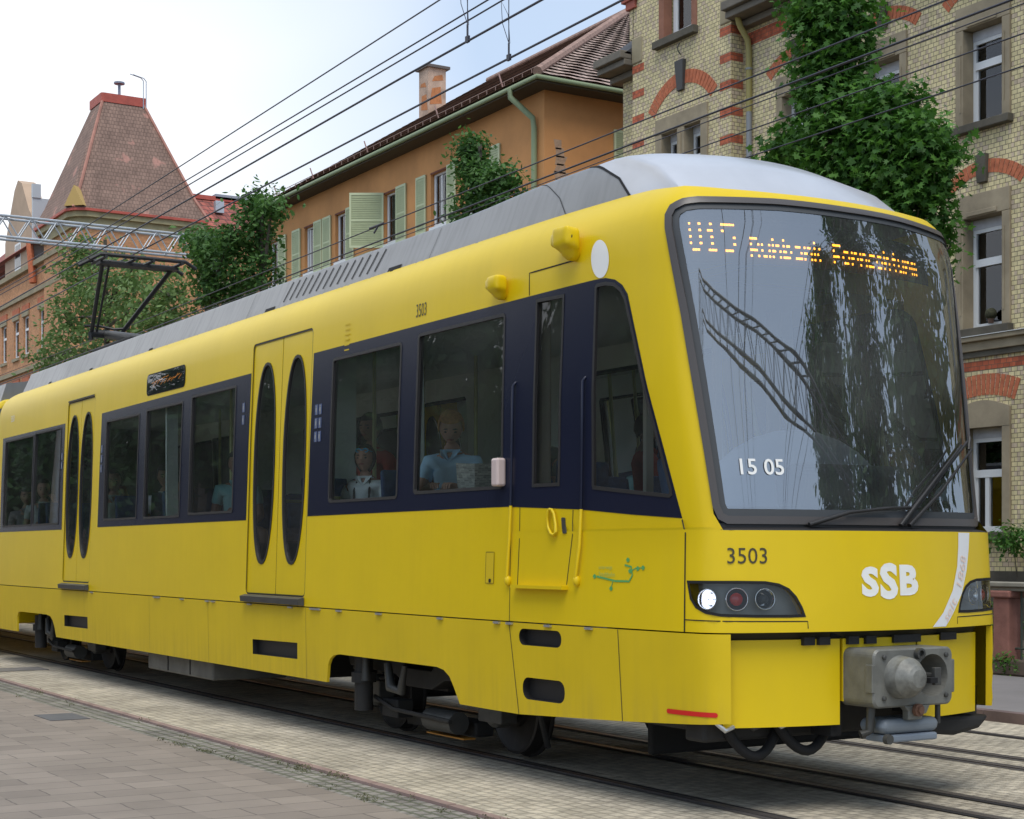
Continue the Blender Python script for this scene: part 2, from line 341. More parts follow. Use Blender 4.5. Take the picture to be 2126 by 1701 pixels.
def patch(name,m,parent,outline,holes=(),off=0.0,step=.08,grid=True,rims=(),thick=0,smoothn=True,qmax=9):
    """a piece of the hull skin; rims: list of (loop, off0, off1) strips that give openings their depth"""
    ol=dens(outline,step); hs=[dens(h,step) for h in holes]
    p0=min(a for a,b in ol); p1=max(a for a,b in ol); q0=min(b for a,b in ol); q1=max(b for a,b in ol)
    G=[(p+.0007,q+.0003) for p in pgrid(p0,p1) for q in QG if q0+.012<q<q1-.012] if grid else []
    if q1>3.4 and p1-p0>6: G+=[(-16.7+.13*k+.0011,q+.0003) for k in range(258) for q in QG if q>3.2 and abs(-16.7+.13*k)>1.4]
    V,T=cdt(ol,hs,G)
    vs=[surf(p,q,off) for p,q in V]; fs=list(T); nr=[fdn(p,min(q,qmax)) for p,q in V]
    # orient
    fs=[ (t if (Vector(vs[t[1]])-Vector(vs[t[0]])).cross(Vector(vs[t[2]])-Vector(vs[t[0]])).dot(nr[t[0]])>=0 else (t[0],t[2],t[1])) for t in fs]
    nflat=len(fs)
    for loop,o0,o1 in rims:
        lp=dens(loop,step); b=len(vs); n=len(lp)
        vs+=[surf(p,q,o0) for p,q in lp]+[surf(p,q,o1) for p,q in lp]; fs+=[(b+i,b+(i+1)%n,b+n+(i+1)%n,b+n+i) for i in range(n)]
    me=bpy.data.meshes.new(name); me.from_pydata(vs,[],fs); me.materials.append(m)
    if smoothn:
        me.polygons.foreach_set('use_smooth',[i<nflat for i in range(len(fs))])
        cn=[]
        for poly in me.polygons:
            for li in poly.loop_indices:
                vi=me.loops[li].vertex_index
                cn.append(tuple(nr[vi]) if poly.index<nflat else (0,0,0))
        me.normals_split_custom_set(cn)
    o=link(name,me,parent); return o
def ribbon(name,m,parent,path,w,off=.003,closed=False):
    """thin strip along a (p,q) path lying on the hull"""
    P=dens(path,.08,closed); n=len(P); vs=[];fs=[]
    for i in range(n):
        a=P[i-1] if (closed or i>0) else P[i]; b=P[(i+1)%n] if (closed or i<n-1) else P[i]
        A=Vector(surf(*a,off)); B=Vector(surf(*b,off)); c=Vector(surf(*P[i],off)); nn=fdn(*P[i]); t=(B-A).normalized(); s=t.cross(nn).normalized()*w/2
        vs+=[tuple(c-s),tuple(c+s)]
    for i in range(n if closed else n-1):
        j=(i+1)%n; fs.append((2*i,2*i+1,2*j+1,2*j))
    me=bpy.data.meshes.new(name); me.from_pydata(vs,[],fs); me.materials.append(m); return link(name,me,parent)
def rrect(p0,p1,q0,q1,r,n=5):
    out=[]
    for cx,cy,a0 in ((p1-r,q1-r,0),(p0+r,q1-r,90),(p0+r,q0+r,180),(p1-r,q0+r,270)):
        for k in range(n+1):
            a=R(a0+90*k/n); out.append((cx+r*math.cos(a),cy+r*math.sin(a)))
    return out
def shrink(P,d):
    """inset a closed loop by d (towards its inside)"""
    n=len(P); area=sum(P[i][0]*P[(i+1)%n][1]-P[(i+1)%n][0]*P[i][1] for i in range(n)); s=1 if area>0 else -1; out=[]
    for i in range(n):
        a,b,c=P[i-1],P[i],P[(i+1)%n]
        def nn(u,v):
            x,y=v[0]-u[0],v[1]-u[1]; l=math.hypot(x,y) or 1; return (-y/l*s,x/l*s)
        n1,n2=nn(a,b),nn(b,c); mx,my=n1[0]+n2[0],n1[1]+n2[1]; l=mx*mx+my*my
        k=2*d/l if l>.3 else d; out.append((b[0]+mx*k,b[1]+my*k))
    return out
def mirror(P): return [(-a,b) for a,b in P]
def slotp(cx,cy,w,h,n=10):
    """tall stadium"""
    r=w/2; out=[]
    for k in range(n+1): a=math.pi*k/n; out.append((cx+r*math.cos(a),cy+h/2-r+r*math.sin(a)))
    for k in range(n+1): a=math.pi+math.pi*k/n; out.append((cx+r*math.cos(a),cy-h/2+r+r*math.sin(a)))
    return out
def superell(cx,cy,w,h,e=2.6,n=40):
    out=[]
    for k in range(n):
        a=2*math.pi*k/n; c,s=math.cos(a),math.sin(a)
        out.append((cx+w/2*math.copysign(abs(c)**(2/e),c),cy+h/2*math.copysign(abs(s)**(2/e),s)))
    return out
# ---------------- materials used by the tram ----------------
YEL=(.745,.53,.006)
M=dict(
 yellow=mat('yellow_paint',YEL,rough=.36,coat=.05,spec=.32,bump=.03,bscale=2.2,var=.05,vscale=.8),
 roofshade=mat('shaded_roof_side_paint',(.215,.22,.225),rough=.36,metal=.2,var=.10,vscale=1.3,coat=.15),  # sides toned darker than the front fairing: their shade put into the paint
 skirt=mat('yellow_paint_dusty',(.67,.475,.008),spec=.3,rough=.5,coat=.0,var=.06,vscale=1.2),
 navy=mat('navy_band_paint',(.012,.015,.034),rough=.25,coat=.0,spec=.3),
 rubber=mat('black_rubber',(.018,.017,.017),rough=.5),
 frame=mat('grey_brown_gasket',(.075,.066,.062),rough=.35),
 black=mat('black_cavity',(.006,.006,.007),rough=.8),
 dark=mat('dark_underframe',(.018,.017,.016),rough=.7,var=.3,vscale=6),
 steel=mat('grey_painted_steel',(.06,.06,.056),rough=.5,metal=.2,var=.18,vscale=8,bump=.1,bscale=40),
 ltsteel=mat('light_grey_coupler_paint',(.165,.165,.148),rough=.45,metal=.15,var=.2,vscale=9,bump=.12,bscale=50),
 silver=mat('silver_roof_paint',(.54,.55,.58),rough=.30,metal=.25,coat=.15,var=.10,vscale=1.3),
 alu=mat('aluminium',(.55,.56,.56),rough=.35,metal=.8),
 white=mat('white_sticker',(.78,.79,.80),rough=.5),
 chrome=mat('chrome_reflector',(.75,.75,.75),rough=.12,metal=1),
 red=mat('red_lens',(.80,.03,.02),rough=.15,coat=.6),
 redsign=mat('red_reflector_strip',(.62,.015,.01),rough=.4),
 text_dk=mat('dark_brown_lettering',(.06,.05,.02),rough=.5),
 text_wt=mat('white_lettering',(.85,.85,.82),rough=.5),
 text_gr=mat('grey_lettering',(.33,.34,.33),rough=.5),
 text_or=mat('orange_lettering',(.82,.64,.54),rough=.5),
 text_gn=mat('green_logo_print',(.10,.36,.10),rough=.5),
 led=mat('amber_led',(.9,.35,.02),rough=.5,emit=(1,.36,.02),estr=3.5),
 lamp=mat('white_led_lamp',(1,1,1),rough=.3,emit=(.72,.78,1),estr=2.2),
 inner=mat('pale_interior_panel',(.66,.74,.68),rough=.6),
 floor=mat('dark_floor',(.16,.17,.18),rough=.7),
 seat=mat('blue_seat_moquette',(.03,.06,.14),rough=.9,var=.3,vscale=20),
 desk=mat('blue_grey_dashboard',(.16,.21,.28),rough=.6),
 pole=mat('yellow_green_grab_pole',(.45,.48,.20),rough=.4),
)
grime(M['yellow'],amt=.0,streak=.03); grime(M['skirt'],amt=.14,streak=.04,zlo=.38,zhi=.80); grime(M['roofshade'],dust=(.10,.10,.095),amt=0,streak=.22)
G_SIDE=glass('tinted_side_glass',(.95,.98,.96),1.45,dirt_haze=.045)
G_DOOR=glass('dark_door_glass',(.62,.68,.65),1.5,dirt_haze=.05)
G_WIND=glass('windscreen_glass',(.80,.84,.86),3.6,dirt_haze=.13)
G_LAMP=glass('lamp_cover_glass',(.80,.82,.82),1.5)

tram=thing('tram','long yellow tram with navy window band and silver roof on paved tracks','tram',(XC,12,0))
T=tram
Y=M['yellow']
# openings in (p,q)
def both(loop): return [loop,mirror(loop)]
WS=[(-1.02,1.603),(0,1.600),(1.02,1.603),(1.075,1.63),(1.10,1.70),(1.112,2.0),(1.13,2.4),(1.165,2.8),(1.20,3.1),(1.222,3.30),(1.215,3.38),(1.18,3.44),(1.10,3.478),(1.0,3.492),(.5,3.512),(0,3.508)]
WS=[(-1.02,1.603),(0,1.600)]+WS[2:]+[(-a,b) for a,b in WS[::-1][1:] if b>1.61 and a>0]
BAND1=[(6.27,1.737),(6.25,3.071),(3.153,3.083),(1.93,3.089),(1.80,3.085),(1.70,3.062),(1.63,3.02),(1.585,2.96),(1.50,2.55),(1.40,2.05),(1.322,1.637),(1.75,1.665),(2.285,1.707),(3.11,1.740)]
BAND2=[(7.61,1.727),(12.08,1.722),(12.06,3.005),(7.60,3.035)]
BAND3=[(13.54,1.712),(16.60,1.712),(16.60,2.992),(13.54,2.993)]
DOOR2=rrect(6.28,7.58,1.072,3.288,.05); DOOR1=rrect(12.34,13.45,1.085,3.232,.05)
HL=[(1.318,1.287),(1.0,1.288),(.84,1.285),(.76,1.272),(.70,1.245),(.655,1.20),(.62,1.14),(.60,1.085),(.70,1.082),(.90,1.084),(1.10,1.090),(1.19,1.105),(1.255,1.135),(1.295,1.185)]
DEST=rrect(9.33,10.51,3.068,3.292,.06)
BTOP=[(16.87,3.30),(16.80,3.50),(16.62,3.62),(16.3,3.68),(1.6,3.68),(1.34,3.64),(1.15,3.60),(.8,3.575),(.4,3.565),(0,3.562)]
OUT=[(16.87,1.0)]+BTOP+[(-a,b) for a,b in BTOP[::-1][1:]]+[(-16.87,1.0)]
WSB=[(-1.10,1.66),(-1.08,1.567),(0,1.566),(1.08,1.567),(1.10,1.66)]+[q for q in WS if q[1]>1.67]
holes=[WSB,DOOR2,DOOR1,HL,mirror(HL),BAND1,BAND2,BAND3,mirror(BAND1),mirror(BAND2),mirror(BAND3)]
body=patch('body',Y,T,OUT,holes,0.0,.10,rims=[(HL,0,-.09),(mirror(HL),0,-.09),(DOOR2,0,-.03),(DOOR1,0,-.03)])
# window bands, windows
def window(loop,parent,gm,name='window',bw=.022,inset=.014):
    fr=patch(name,M['rubber'],parent,loop,[shrink(loop,bw)],.006,.12,grid=False,rims=[(loop,0.002,.006),(shrink(loop,bw),.006,-inset)])
    patch('pane',gm,fr,shrink(loop,bw-.004),(),-inset,.12)
    return fr
W1=rrect(4.66,5.87,1.834,2.988,.04); W2=rrect(3.165,4.41,1.858,3.016,.04)
CABW=[(2.715,3.055),(2.31,3.045),(2.478,1.856),(2.802,1.858)]
TRI=[(1.925,3.045),(1.90,3.062),(1.80,3.062),(1.71,3.045),(1.64,3.0),(1.60,2.94),(1.545,2.70),(1.44,2.17),(1.372,1.80),(1.375,1.77),(1.40,1.755),(2.12,1.825),(2.125,1.85)]
W2S=[rrect(10.70,11.87,1.79,2.91,.03),rrect(9.36,10.48,1.785,2.93,.03),rrect(7.94,9.12,1.80,2.96,.03)]
W3S=[rrect(14.96,16.45,1.775,2.95,.03),rrect(13.69,14.92,1.775,2.965,.03)]
for s in (1,-1):
    mm=(lambda L:L) if s==1 else mirror
    for bl,ws in ((BAND1,[W1,W2,CABW,TRI]),(BAND2,W2S),(BAND3,W3S)):
        band=patch('window_band',M['navy'],T,mm(bl),[mm(w) for w in ws],.002,.12)
        for w in ws:
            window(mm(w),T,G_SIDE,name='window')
# door leaf, gaps, steps
def door(loop,c,ow,oh,pl,pr,q0,q1):
    for a,b,oc in ((pl,c-.007,(pl+c)/2-.01),(c+.007,pr,(pr+c)/2+.01)):
        ov=superell(oc,2.218,ow,oh,2.35)
        lf=patch('door_leaf',Y,T,rrect(a,b,q0,q1,.012),[ov],-.010,.10,rims=[(rrect(a,b,q0,q1,.012),-.010,-.05)])
        g=patch('oval_window_gasket',M['rubber'],lf,ov,[superell(oc,2.218,ow-.045,oh-.05,2.35)],-.004,.10,grid=False,rims=[(superell(oc,2.218,ow-.045,oh-.05,2.35),-.004,-.03)])
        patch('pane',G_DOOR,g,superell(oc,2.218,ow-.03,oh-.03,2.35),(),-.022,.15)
    patch('door_seal',M['rubber'],T,shrink(loop,-.004),[shrink(loop,.016)],-.004,.12,grid=False)
    patch('door_centre_seal',M['rubber'],T,rrect(c-.012,c+.012,q0,q1,.004),(),-.013,.3,grid=False)
    mb=MB(); a,b=min(loop)[0],max(loop)[0]
    P=[surf(a,1.0,0),surf(b,1.0,0)]; y0,y1=P[0][1],P[1][1]; x=P[0][0]
    mb.add([(x-.005,y0,1.072),(x-.005,y1,1.072),(x-.055,y1-.01,1.058),(x-.055,y0+.01,1.058),(x-.005,y0,1.004),(x-.005,y1,1.004),(x-.05,y1-.01,1.010),(x-.05,y0+.01,1.010)],[(0,1,2,3),(3,2,6,7),(7,6,5,4),(0,3,7,4),(1,5,6,2),(0,4,5,1)])
    mb.build('folding_step',M['steel'],T)
door(DOOR2,6.92,.475,1.76,6.30,7.56,1.085,3.275)
door(DOOR1,12.90,.49,1.70,12.36,13.43,1.095,3.222)
ribbon('door_rain_strip',M['rubber'],T,[(12.36,3.24),(13.43,3.24)],.018,.006)
# cab door: seams, pull bars, handle, sill
ribbon('cab_door_seam',M['black'],T,[(2.955,1.735),(2.975,1.235)],.007,.0015)
ribbon('cab_door_seam',M['black'],T,[(2.35,1.705),(2.435,1.245)],.007,.0015)
ribbon('cab_door_seam',M['black'],T,[(3.07,1.74),(3.06,1.0)],.006,.0015)
ribbon('access_hatch_seam',M['black'],T,[(2.82,3.09),(2.82,3.235),(2.175,3.238)],.009,.002)
for nm,pts in (('nose_seam',[(1.325,1.63),(1.34,1.0)]),):
    ribbon(nm,M['black'],T,pts,.010,.0015)
ribbon('headlight_panel_seam',M['black'],T,[(1.335,1.068),(1.0,1.064),(.59,1.06),(.588,1.02)],.006,.0015)
ribbon('headlight_panel_seam',M['black'],T,[(-1.335,1.068),(-1.0,1.064),(-.59,1.06),(-.588,1.02)],.006,.0015)
def surftube(name,m,pts,r,off,parent=T,n=8,cup=False):
    mb=MB(); mb.tube([surf(a,b,off) for a,b in pts],r,n)
    return mb.build(name,m,parent,smooth=60)
for top,bot,split in (((3.005,2.545),(3.072,1.27),(3.035,1.745)),((2.095,2.51),(2.318,1.28),(2.235,1.705))):
    hb=MB()
    hb.tube([surf(*split,.022)]+[surf(split[0]+(bot[0]-split[0])*k,split[1]+(bot[1]-split[1])*k,.022) for k in (.5,1)],.011)
    o=hb.build('grab_rail',Y,T,smooth=60)
    hb=MB(); hb.tube([surf(*top,.0)]+[surf(top[0]+(split[0]-top[0])*k,top[1]+(split[1]-top[1])*k,.022) for k in (.03,.5,1)],.009); sub_o=hb.build('upper_rail',M['navy'],o,smooth=60)
    hb=MB(); hb.ell(surf(bot[0],bot[1]-.01,.012),(.024,.022,.035)); hb.build('rail_foot',Y,o,smooth=60)
hb=MB(); hb.tube([surf(*q,.018) for q in [(2.60,1.70),(2.615,1.66),(2.61,1.60),(2.585,1.56),(2.555,1.55),(2.53,1.57),(2.525,1.62),(2.54,1.685),(2.56,1.71),(2.585,1.713)]],.010,8,closed=True); hb.build('door_handle',Y,T,smooth=60)
patch('door_lock_plate',M['steel'],T,rrect(2.44,2.478,1.56,1.66,.008),(),.006,.05,grid=False,rims=[(rrect(2.44,2.478,1.56,1.66,.008),0,.006)])
mb=MB(); P=[surf(2.99,1.235,.0),surf(2.42,1.235,0)]
a,b=Vector(P[0]),Vector(P[1]); nn=fdn(2.7,1.235)
mb.add([tuple(a),tuple(b),tuple(b+nn*.05),tuple(a+nn*.05)]+[tuple(v-Vector((0,0,.022))) for v in (a,b,b+nn*.05,a+nn*.05)],[(0,1,2,3),(4,7,6,5),(0,3,7,4),(1,5,6,2),(2,3,7,6),(0,4,5,1)])
mb.build('cab_door_sill',Y,T)
patch('service_flap',M['skirt'],T,rrect(3.26,3.36,1.235,1.445,.01),(),.0025,.1,grid=False)
ribbon('service_flap_edge',M['black'],T,[(3.36,1.445),(3.26,1.445),(3.26,1.24),(3.36,1.24),(3.36,1.445)],.004,.003)
patch('flap_lock',M['black'],T,rrect(3.29,3.32,1.245,1.27,.008),(),.004,.05,grid=False)
patch('vent_slots',M['skirt'],T,rrect(5.575,5.63,3.10,3.11,.004),(),.002,.05,grid=False)
for k in range(6): patch('vent_louvre',M['skirt'],T,rrect(5.57,5.66,2.985+.04*k+.04,2.995+.04*k+.04,.004),(),.004,.05,grid=False)
# camera pods over the cab door
def pod(p,q,sc_):
    n=fdn(p,q); c=Vector(surf(p,q,.05*sc_)); up=Vector((0,0,1)); t=up.cross(n).normalized(); t=t if t.y<0 else -t   # t: towards the front
    rot=Matrix((t,n,up)).transposed()
    mb=MB(); mb.cbox(tuple(c+t*.03+n*.035*sc_+up*.012),(.17*sc_,.12*sc_,.135*sc_),rot)
    mb.cbox(tuple(c-t*.07*sc_+n*.01*sc_+up*.02),(.12*sc_,.10*sc_,.095*sc_),rot)
    mb.ell(tuple(c+t*.02-up*.065*sc_-n*.01),(.065*sc_,.075*sc_,.055*sc_),16,10,rot)
    o=mb.build('camera_pod',Y,T)
    m=o.modifiers.new('remesh','REMESH'); m.mode='VOXEL'; m.voxel_size=.011; m.use_smooth_shade=True
    m=o.modifiers.new('smooth','SMOOTH'); m.iterations=26; m.factor=.7
    l=MB(); l.disc(tuple(c+t*.100*sc_+n*.058*sc_+up*.01),tuple(t*.8+n*.6),[(-.02,.017),(.008,.017),(.010,.012)],14); l.build('camera_lens',M['black'],o,smooth=40)
pod(2.16,3.345,.98); pod(3.22,3.19,.80)
patch('round_window_cover',M['text_wt'],T,superell(1.85,3.208,.205,.235,2.0,32),(),.003,.05)
# small side marker lamp on the band
mb=MB(); c=surf(3.17,1.967,.035); mb.cbox(c,(.07,.085,.185)); sl=mb.build('side_indicator',mat('pink_grey_lens',(.62,.50,.47),rough=.3),T,bevel=.015)
# side destination display
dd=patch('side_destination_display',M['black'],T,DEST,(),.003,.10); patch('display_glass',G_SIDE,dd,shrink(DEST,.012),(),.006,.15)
for k in range(16):
    a=10.35-.055*k+rnd.uniform(-.01,.01); q=3.20+rnd.uniform(-.02,.02)
    ribbon('led_blur',mat('dim_led',(.10,.04,.01),emit=(1,.35,.05),estr=.35),dd,[(a,q-.03*(k%2)),(a-.09,q+.012)],.006,.0045)
# pictogram stickers
def picto(p,q,rows,cols,s=.05,m=M['text_wt']):
    for r in range(rows):
        for c in range(cols):
            ps,qs=p-c*s*1.5,q-r*.11
            o=patch('pictogram_sticker',mat('sticker_blue',(.06,.09,.20),rough=.4),T,rrect(ps-s*.6,ps+s*.6,qs-s*.85,qs+s*.85,.008),(),.004,.1,grid=False)
            mb=MB()
            for dx,dy,w,h in ((0,.55,.3,.25),(0,0,.45,.7),(-.12,-.55,.2,.5)):
                x=ps+dx*s; y=qs+dy*s
                vs=[surf(x-w*s/2,y-h*s/2,.006),surf(x+w*s/2,y-h*s/2,.006),surf(x+w*s/2,y+h*s/2,.006),surf(x-w*s/2,y+h*s/2,.006)]; mb.add(vs,[(0,1,2,3)])
            mb.build('white_figure',M['text_gr'],o)
text_q=None
picto(6.15,2.60,3,2); picto(12.0,2.60,3,1); picto(7.75,2.74,2,1); picto(13.62,2.60,2,1)
# ---------------- lettering on the hull ----------------
def text_on(name,txt,m,p_left,q_base,h,sx=1.0,off=.003,bold=0.0,parent=T,fn=None,shear=0,gap=1.0):
    cu=bpy.data.curves.new('t','FONT'); cu.body=txt; cu.size=1; cu.offset=bold; cu.resolution_u=3; cu.shear=shear; cu.space_character=gap
    ob=bpy.data.objects.new('t',cu); C.objects.link(ob); dg=bpy.context.evaluated_depsgraph_get(); me0=ob.evaluated_get(dg).to_mesh()
    vs=[tuple(v.co) for v in me0.vertices]; fs=[tuple(p.vertices) for p in me0.polygons]; bpy.data.objects.remove(ob)
    k=h/.70
    f=fn or (lambda x,y: surf(p_left-x*k*sx,q_base+y*k,off))
    me=bpy.data.meshes.new(name); me.from_pydata([f(v[0],v[1]) for v in vs],[],fs); me.materials.append(m)
    bpy.data.curves.remove(cu); return link(name,me,parent)
text_on('fleet_number','3503',M['text_dk'],1.068,1.383,.088,sx=.98,gap=1.02)
text_on('joint_end_number','350',M['text_wt'],16.2,3.19,.085,sx=1.0)
text_on('side_fleet_number','3503',M['text_dk'],4.463,3.14,.095,sx=.62)
text_on('operator_letters','S',M['text_wt'],.225,1.205,.150,sx=1.18,bold=.05)
text_on('operator_letters','S',M['text_wt'],.092,1.190,.185,sx=1.08,bold=.045)
text_on('operator_letters','B',M['text_wt'],-.052,1.208,.158,sx=1.20,bold=.05)
STR_L=[(-.64,1.562),(-.632,1.48),(-.61,1.36),(-.55,1.22),(-.44,1.09),(-.33,1.008)]; STR_R=[(-.46,1.008),(-.54,1.08),(-.65,1.20),(-.72,1.34),(-.755,1.46),(-.775,1.562)]
stp=patch('white_stripe_sticker',M['white'],T,STR_L+STR_R,(),.0025,.05)
def stripe_fn(x,y):
    # text runs up along the stripe
    t=x/3.9; t=max(0,min(1,t)); u=.12+.60*t; cl=[(-.395,1.008),(-.49,1.085),(-.60,1.21),(-.665,1.35),(-.694,1.47),(-.707,1.562)]
    k=u*5; i=min(int(k),4); f=k-i; a,b=cl[i],cl[i+1]; p=a[0]+(b[0]-a[0])*f; q=a[1]+(b[1]-a[1])*f
    dx,dy=b[0]-a[0],b[1]-a[1]; l=math.hypot(dx,dy); nx,ny=dy/l,-dx/l
    w=(y-.35)*.085; return surf(p+nx*w,q+ny*w,.005)
text_on('stripe_word','seit',M['text_or'],0,0,1,parent=stp,fn=stripe_fn)
text_on('stripe_year','1868',M['text_or'],0,0,1,parent=stp,fn=lambda x,y: stripe_fn(x+1.95,y))
text_on('course_number','15 05',M['text_wt'],.93,1.883,.088,sx=1.05,off=.0,bold=.012)
# faint green print of a street with plants on the side
gp=ribbon('green_logo_print',M['text_gn'],T,[(2.13,1.30),(1.95,1.275),(1.82,1.275),(1.79,1.31),(1.80,1.36),(1.86,1.37)],.012,.003)
for a,b in ((1.74,1.35),(1.69,1.355),(1.99,1.23),(1.83,1.40),(2.15,1.30),(1.81,1.335)): patch('leaf_print',M['text_gn'],gp,superell(a,b,.035,.03,1.3,8),(),.0032,.05,grid=False)
ribbon('logo_stem',M['text_gn'],gp,[(1.80,1.335),(1.76,1.352),(1.70,1.355)],.006,.003)
ribbon('logo_stem',M['text_gn'],gp,[(1.97,1.277),(1.99,1.235)],.006,.003)
text_on('logo_lettering','unterwegs',mat('pale_green_print',(.45,.55,.10),rough=.5),2.11,1.345,.022,off=.003,parent=gp)
text_on('logo_lettering','Stadtbahn',mat('pale_green_print',(.45,.55,.10)),2.11,1.30,.028,off=.003,parent=gp)
# ---------------- windscreen ----------------
wf=patch('windscreen_frame',M['frame'],T,WS,[shrink(WS,.045)],.012,.06,grid=False,rims=[(WS,0.0,.012),(shrink(WS,.045),.012,-.012)])
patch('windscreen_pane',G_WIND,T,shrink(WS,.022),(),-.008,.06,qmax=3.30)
patch('windscreen_black_border',mat('grey_glass_border',(.05,.055,.06),rough=.6),wf,shrink(WS,.040),[shrink(WS,.085)],-.003,.06,grid=False)
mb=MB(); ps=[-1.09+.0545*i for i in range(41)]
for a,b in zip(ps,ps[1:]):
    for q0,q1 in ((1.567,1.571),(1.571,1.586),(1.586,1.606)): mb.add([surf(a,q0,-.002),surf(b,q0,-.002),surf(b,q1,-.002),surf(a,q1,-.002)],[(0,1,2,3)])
mb.build('windscreen_base_shadow_gap',M['rubber'],T)  # black strip stands in for the shadow beneath the windscreen rubber
patch('display_mask',mat('blackout_print',(.03,.035,.04),rough=.4),T,shrink(WS,.05),[[(-1.15,1.66),(1.15,1.66),(1.17,2.4),(1.19,3.02),(1.0,3.0),(-1.0,3.0),(-1.19,3.02),(-1.17,2.4)]],-.03,.12,grid=False) if False else None
# sun blind behind the glass
patch('sun_blind',glass('grey_blind_film',(.30,.33,.34),1.2),T,[(-.55,2.66),(1.02,2.69),(1.04,3.0),(-.55,2.98)],(),-.10,.1)
# wipers
def wiper(a,b,c,blade):
    mb=MB(); mb.tube([surf(*a,.03),surf(*b,.045),surf(*c,.04)],[.014,.010,.007]); o=mb.build('wiper',M['rubber'],T,smooth=60)
    mb=MB(); mb.tube([surf(*p,.022) for p in blade],.009,6); mb.build('blade',M['rubber'],o,smooth=60)
wiper((.53,1.60),(.26,1.672),(-.05,1.70),[(.27,1.668),(-.02,1.70),(-.33,1.71)])
wiper((-.13,1.60),(-.40,1.82),(-.84,2.10),[(-.17,1.61),(-.52,1.86),(-.97,2.13)])
wiper((-.205,1.60),(-.52,1.80),(-.98,2.08),[(-.98,2.08),(-1.0,2.12),(-1.02,2.16)])
# LED line and name behind the glass
FONT={'U':['10001','10001','10001','10001','10001','10001','01110'],'1':['00100','01100','00100','00100','00100','00100','01110'],'5':['11111','10000','11110','00001','00001','10001','01110'],'R':['11110','10001','10001','11110','10100','10010','10001'],'u':['00000','00000','10001','10001','10001','10011','01101'],'h':['10000','10000','10110','11001','10001','10001','10001'],'b':['10000','10000','10110','11001','10001','10001','11110'],'a':['00000','00000','01110','00001','01111','10001','01111'],'n':['00000','00000','10110','11001','10001','10001','10001'],'k':['10000','10000','10010','10100','11000','10100','10010'],'F':['11111','10000','10000','11110','10000','10000','10000'],'e':['00000','00000','01110','10001','11111','10000','01110'],'r':['00000','00000','10110','11001','10000','10000','10000'],'s':['00000','00000','01111','10000','01110','00001','11110'],'t':['00100','00100','01110','00100','00100','00101','00010'],'m':['00000','00000','11010','10101','10101','10101','10101'],' ':['00000']*7}
def ledtext(txt,p0,p1,qt,rows,dq,dotw,doth,par):
    mb=MB(); n=len(txt)*6-1; st=(p0-p1)/n
    for i,ch in enumerate(txt):
        for ri,r in enumerate(rows):
            for c in range(5):
                if FONT[ch][r][c]=='1':
                    p=p0-(i*6+c)*st; q=qt-ri*dq
                    mb.add([surf(p-dotw/2,q-doth/2,-.045),surf(p+dotw/2,q-doth/2,-.045),surf(p+dotw/2,q+doth/2,-.045),surf(p-dotw/2,q+doth/2,-.045)],[(0,1,2,3)])
    return mb.build('led_characters',M['led'],par)
bd=patch('destination_display',mat('display_board',(.02,.022,.025),rough=.5),T,[(-.80,3.10),(1.12,3.10),(1.13,3.36),(.2,3.37),(-.80,3.33)],(),-.055,.1)
ledtext('U15',1.07,.775,3.325,[0,1,3,4,6],.0385,.016,.013,bd)
ledtext('Ruhbank Fernsehturm',.69,-.655,3.252,[0,2,3,6],.034,.0125,.013,bd)
# ---------------- headlights ----------------
def headlight(s):
    mm=(lambda L:L) if s==1 else mirror
    hb=patch('headlight',mat('lamp_housing_grey',(.30,.31,.30),rough=.4),T,mm(HL),(),-.085,.06,grid=False)
    patch('headlight_rim',M['black'],hb,mm(HL),[mm(shrink(HL,.016))],.003,.06,grid=False)
    for p,rr,kind in ((1.192,.055,'w'),(1.0,.060,'r'),(.835,.056,'c')):
        p*=s; n=fdn(p,1.182); c=Vector(surf(p,1.182,-.08))
        mb=MB(); mb.disc(tuple(c),tuple(n),[(0,rr*.5),(.05,rr*.95),(.056,rr),(.052,rr*.93),(.010,rr*.45)],28)
        lb=mb.build('reflector_bowl',M['chrome'] if kind!='r' else M['steel'],hb,smooth=50)
        t1=Vector((0,0,1)).cross(n).normalized(); t2=n.cross(t1); mb=MB(); mb.tube([tuple(c+n*.056+(t1*math.cos(2*math.pi*i/28)+t2*math.sin(2*math.pi*i/28))*rr*1.03) for i in range(28)],.0045,6,closed=True); mb.build('bezel_ring',M['chrome'],hb,smooth=80)
        mb=MB()
        if kind=='w' and s==1:
            t=Vector((0,0,1)).cross(n).normalized()
            for a,b in ((-1,-1),(1,-1),(1,1),(-1,1)): mb.disc(tuple(c+t*a*.015+Vector((0,0,b*.015))+n*.03),tuple(n),[(0,.014),(.012,.014),(.018,.006)],12)
            mb.build('lamp',M['lamp'],hb,smooth=50)
        elif kind=='r': mb.disc(tuple(c+n*.03),tuple(n),[(0,.036),(.016,.036),(.028,.020),(.031,.004)],24); mb.build('lamp',M['red'],hb,smooth=50)
        else: mb.disc(tuple(c+n*.022),tuple(n),[(0,.026),(.020,.026),(.032,.012)],20); mb.build('lamp',M['steel'],hb,smooth=50)
    patch('headlight_cover',G_LAMP,hb,mm(shrink(HL,.012)),(),-.004,.06)
headlight(1); headlight(-1)
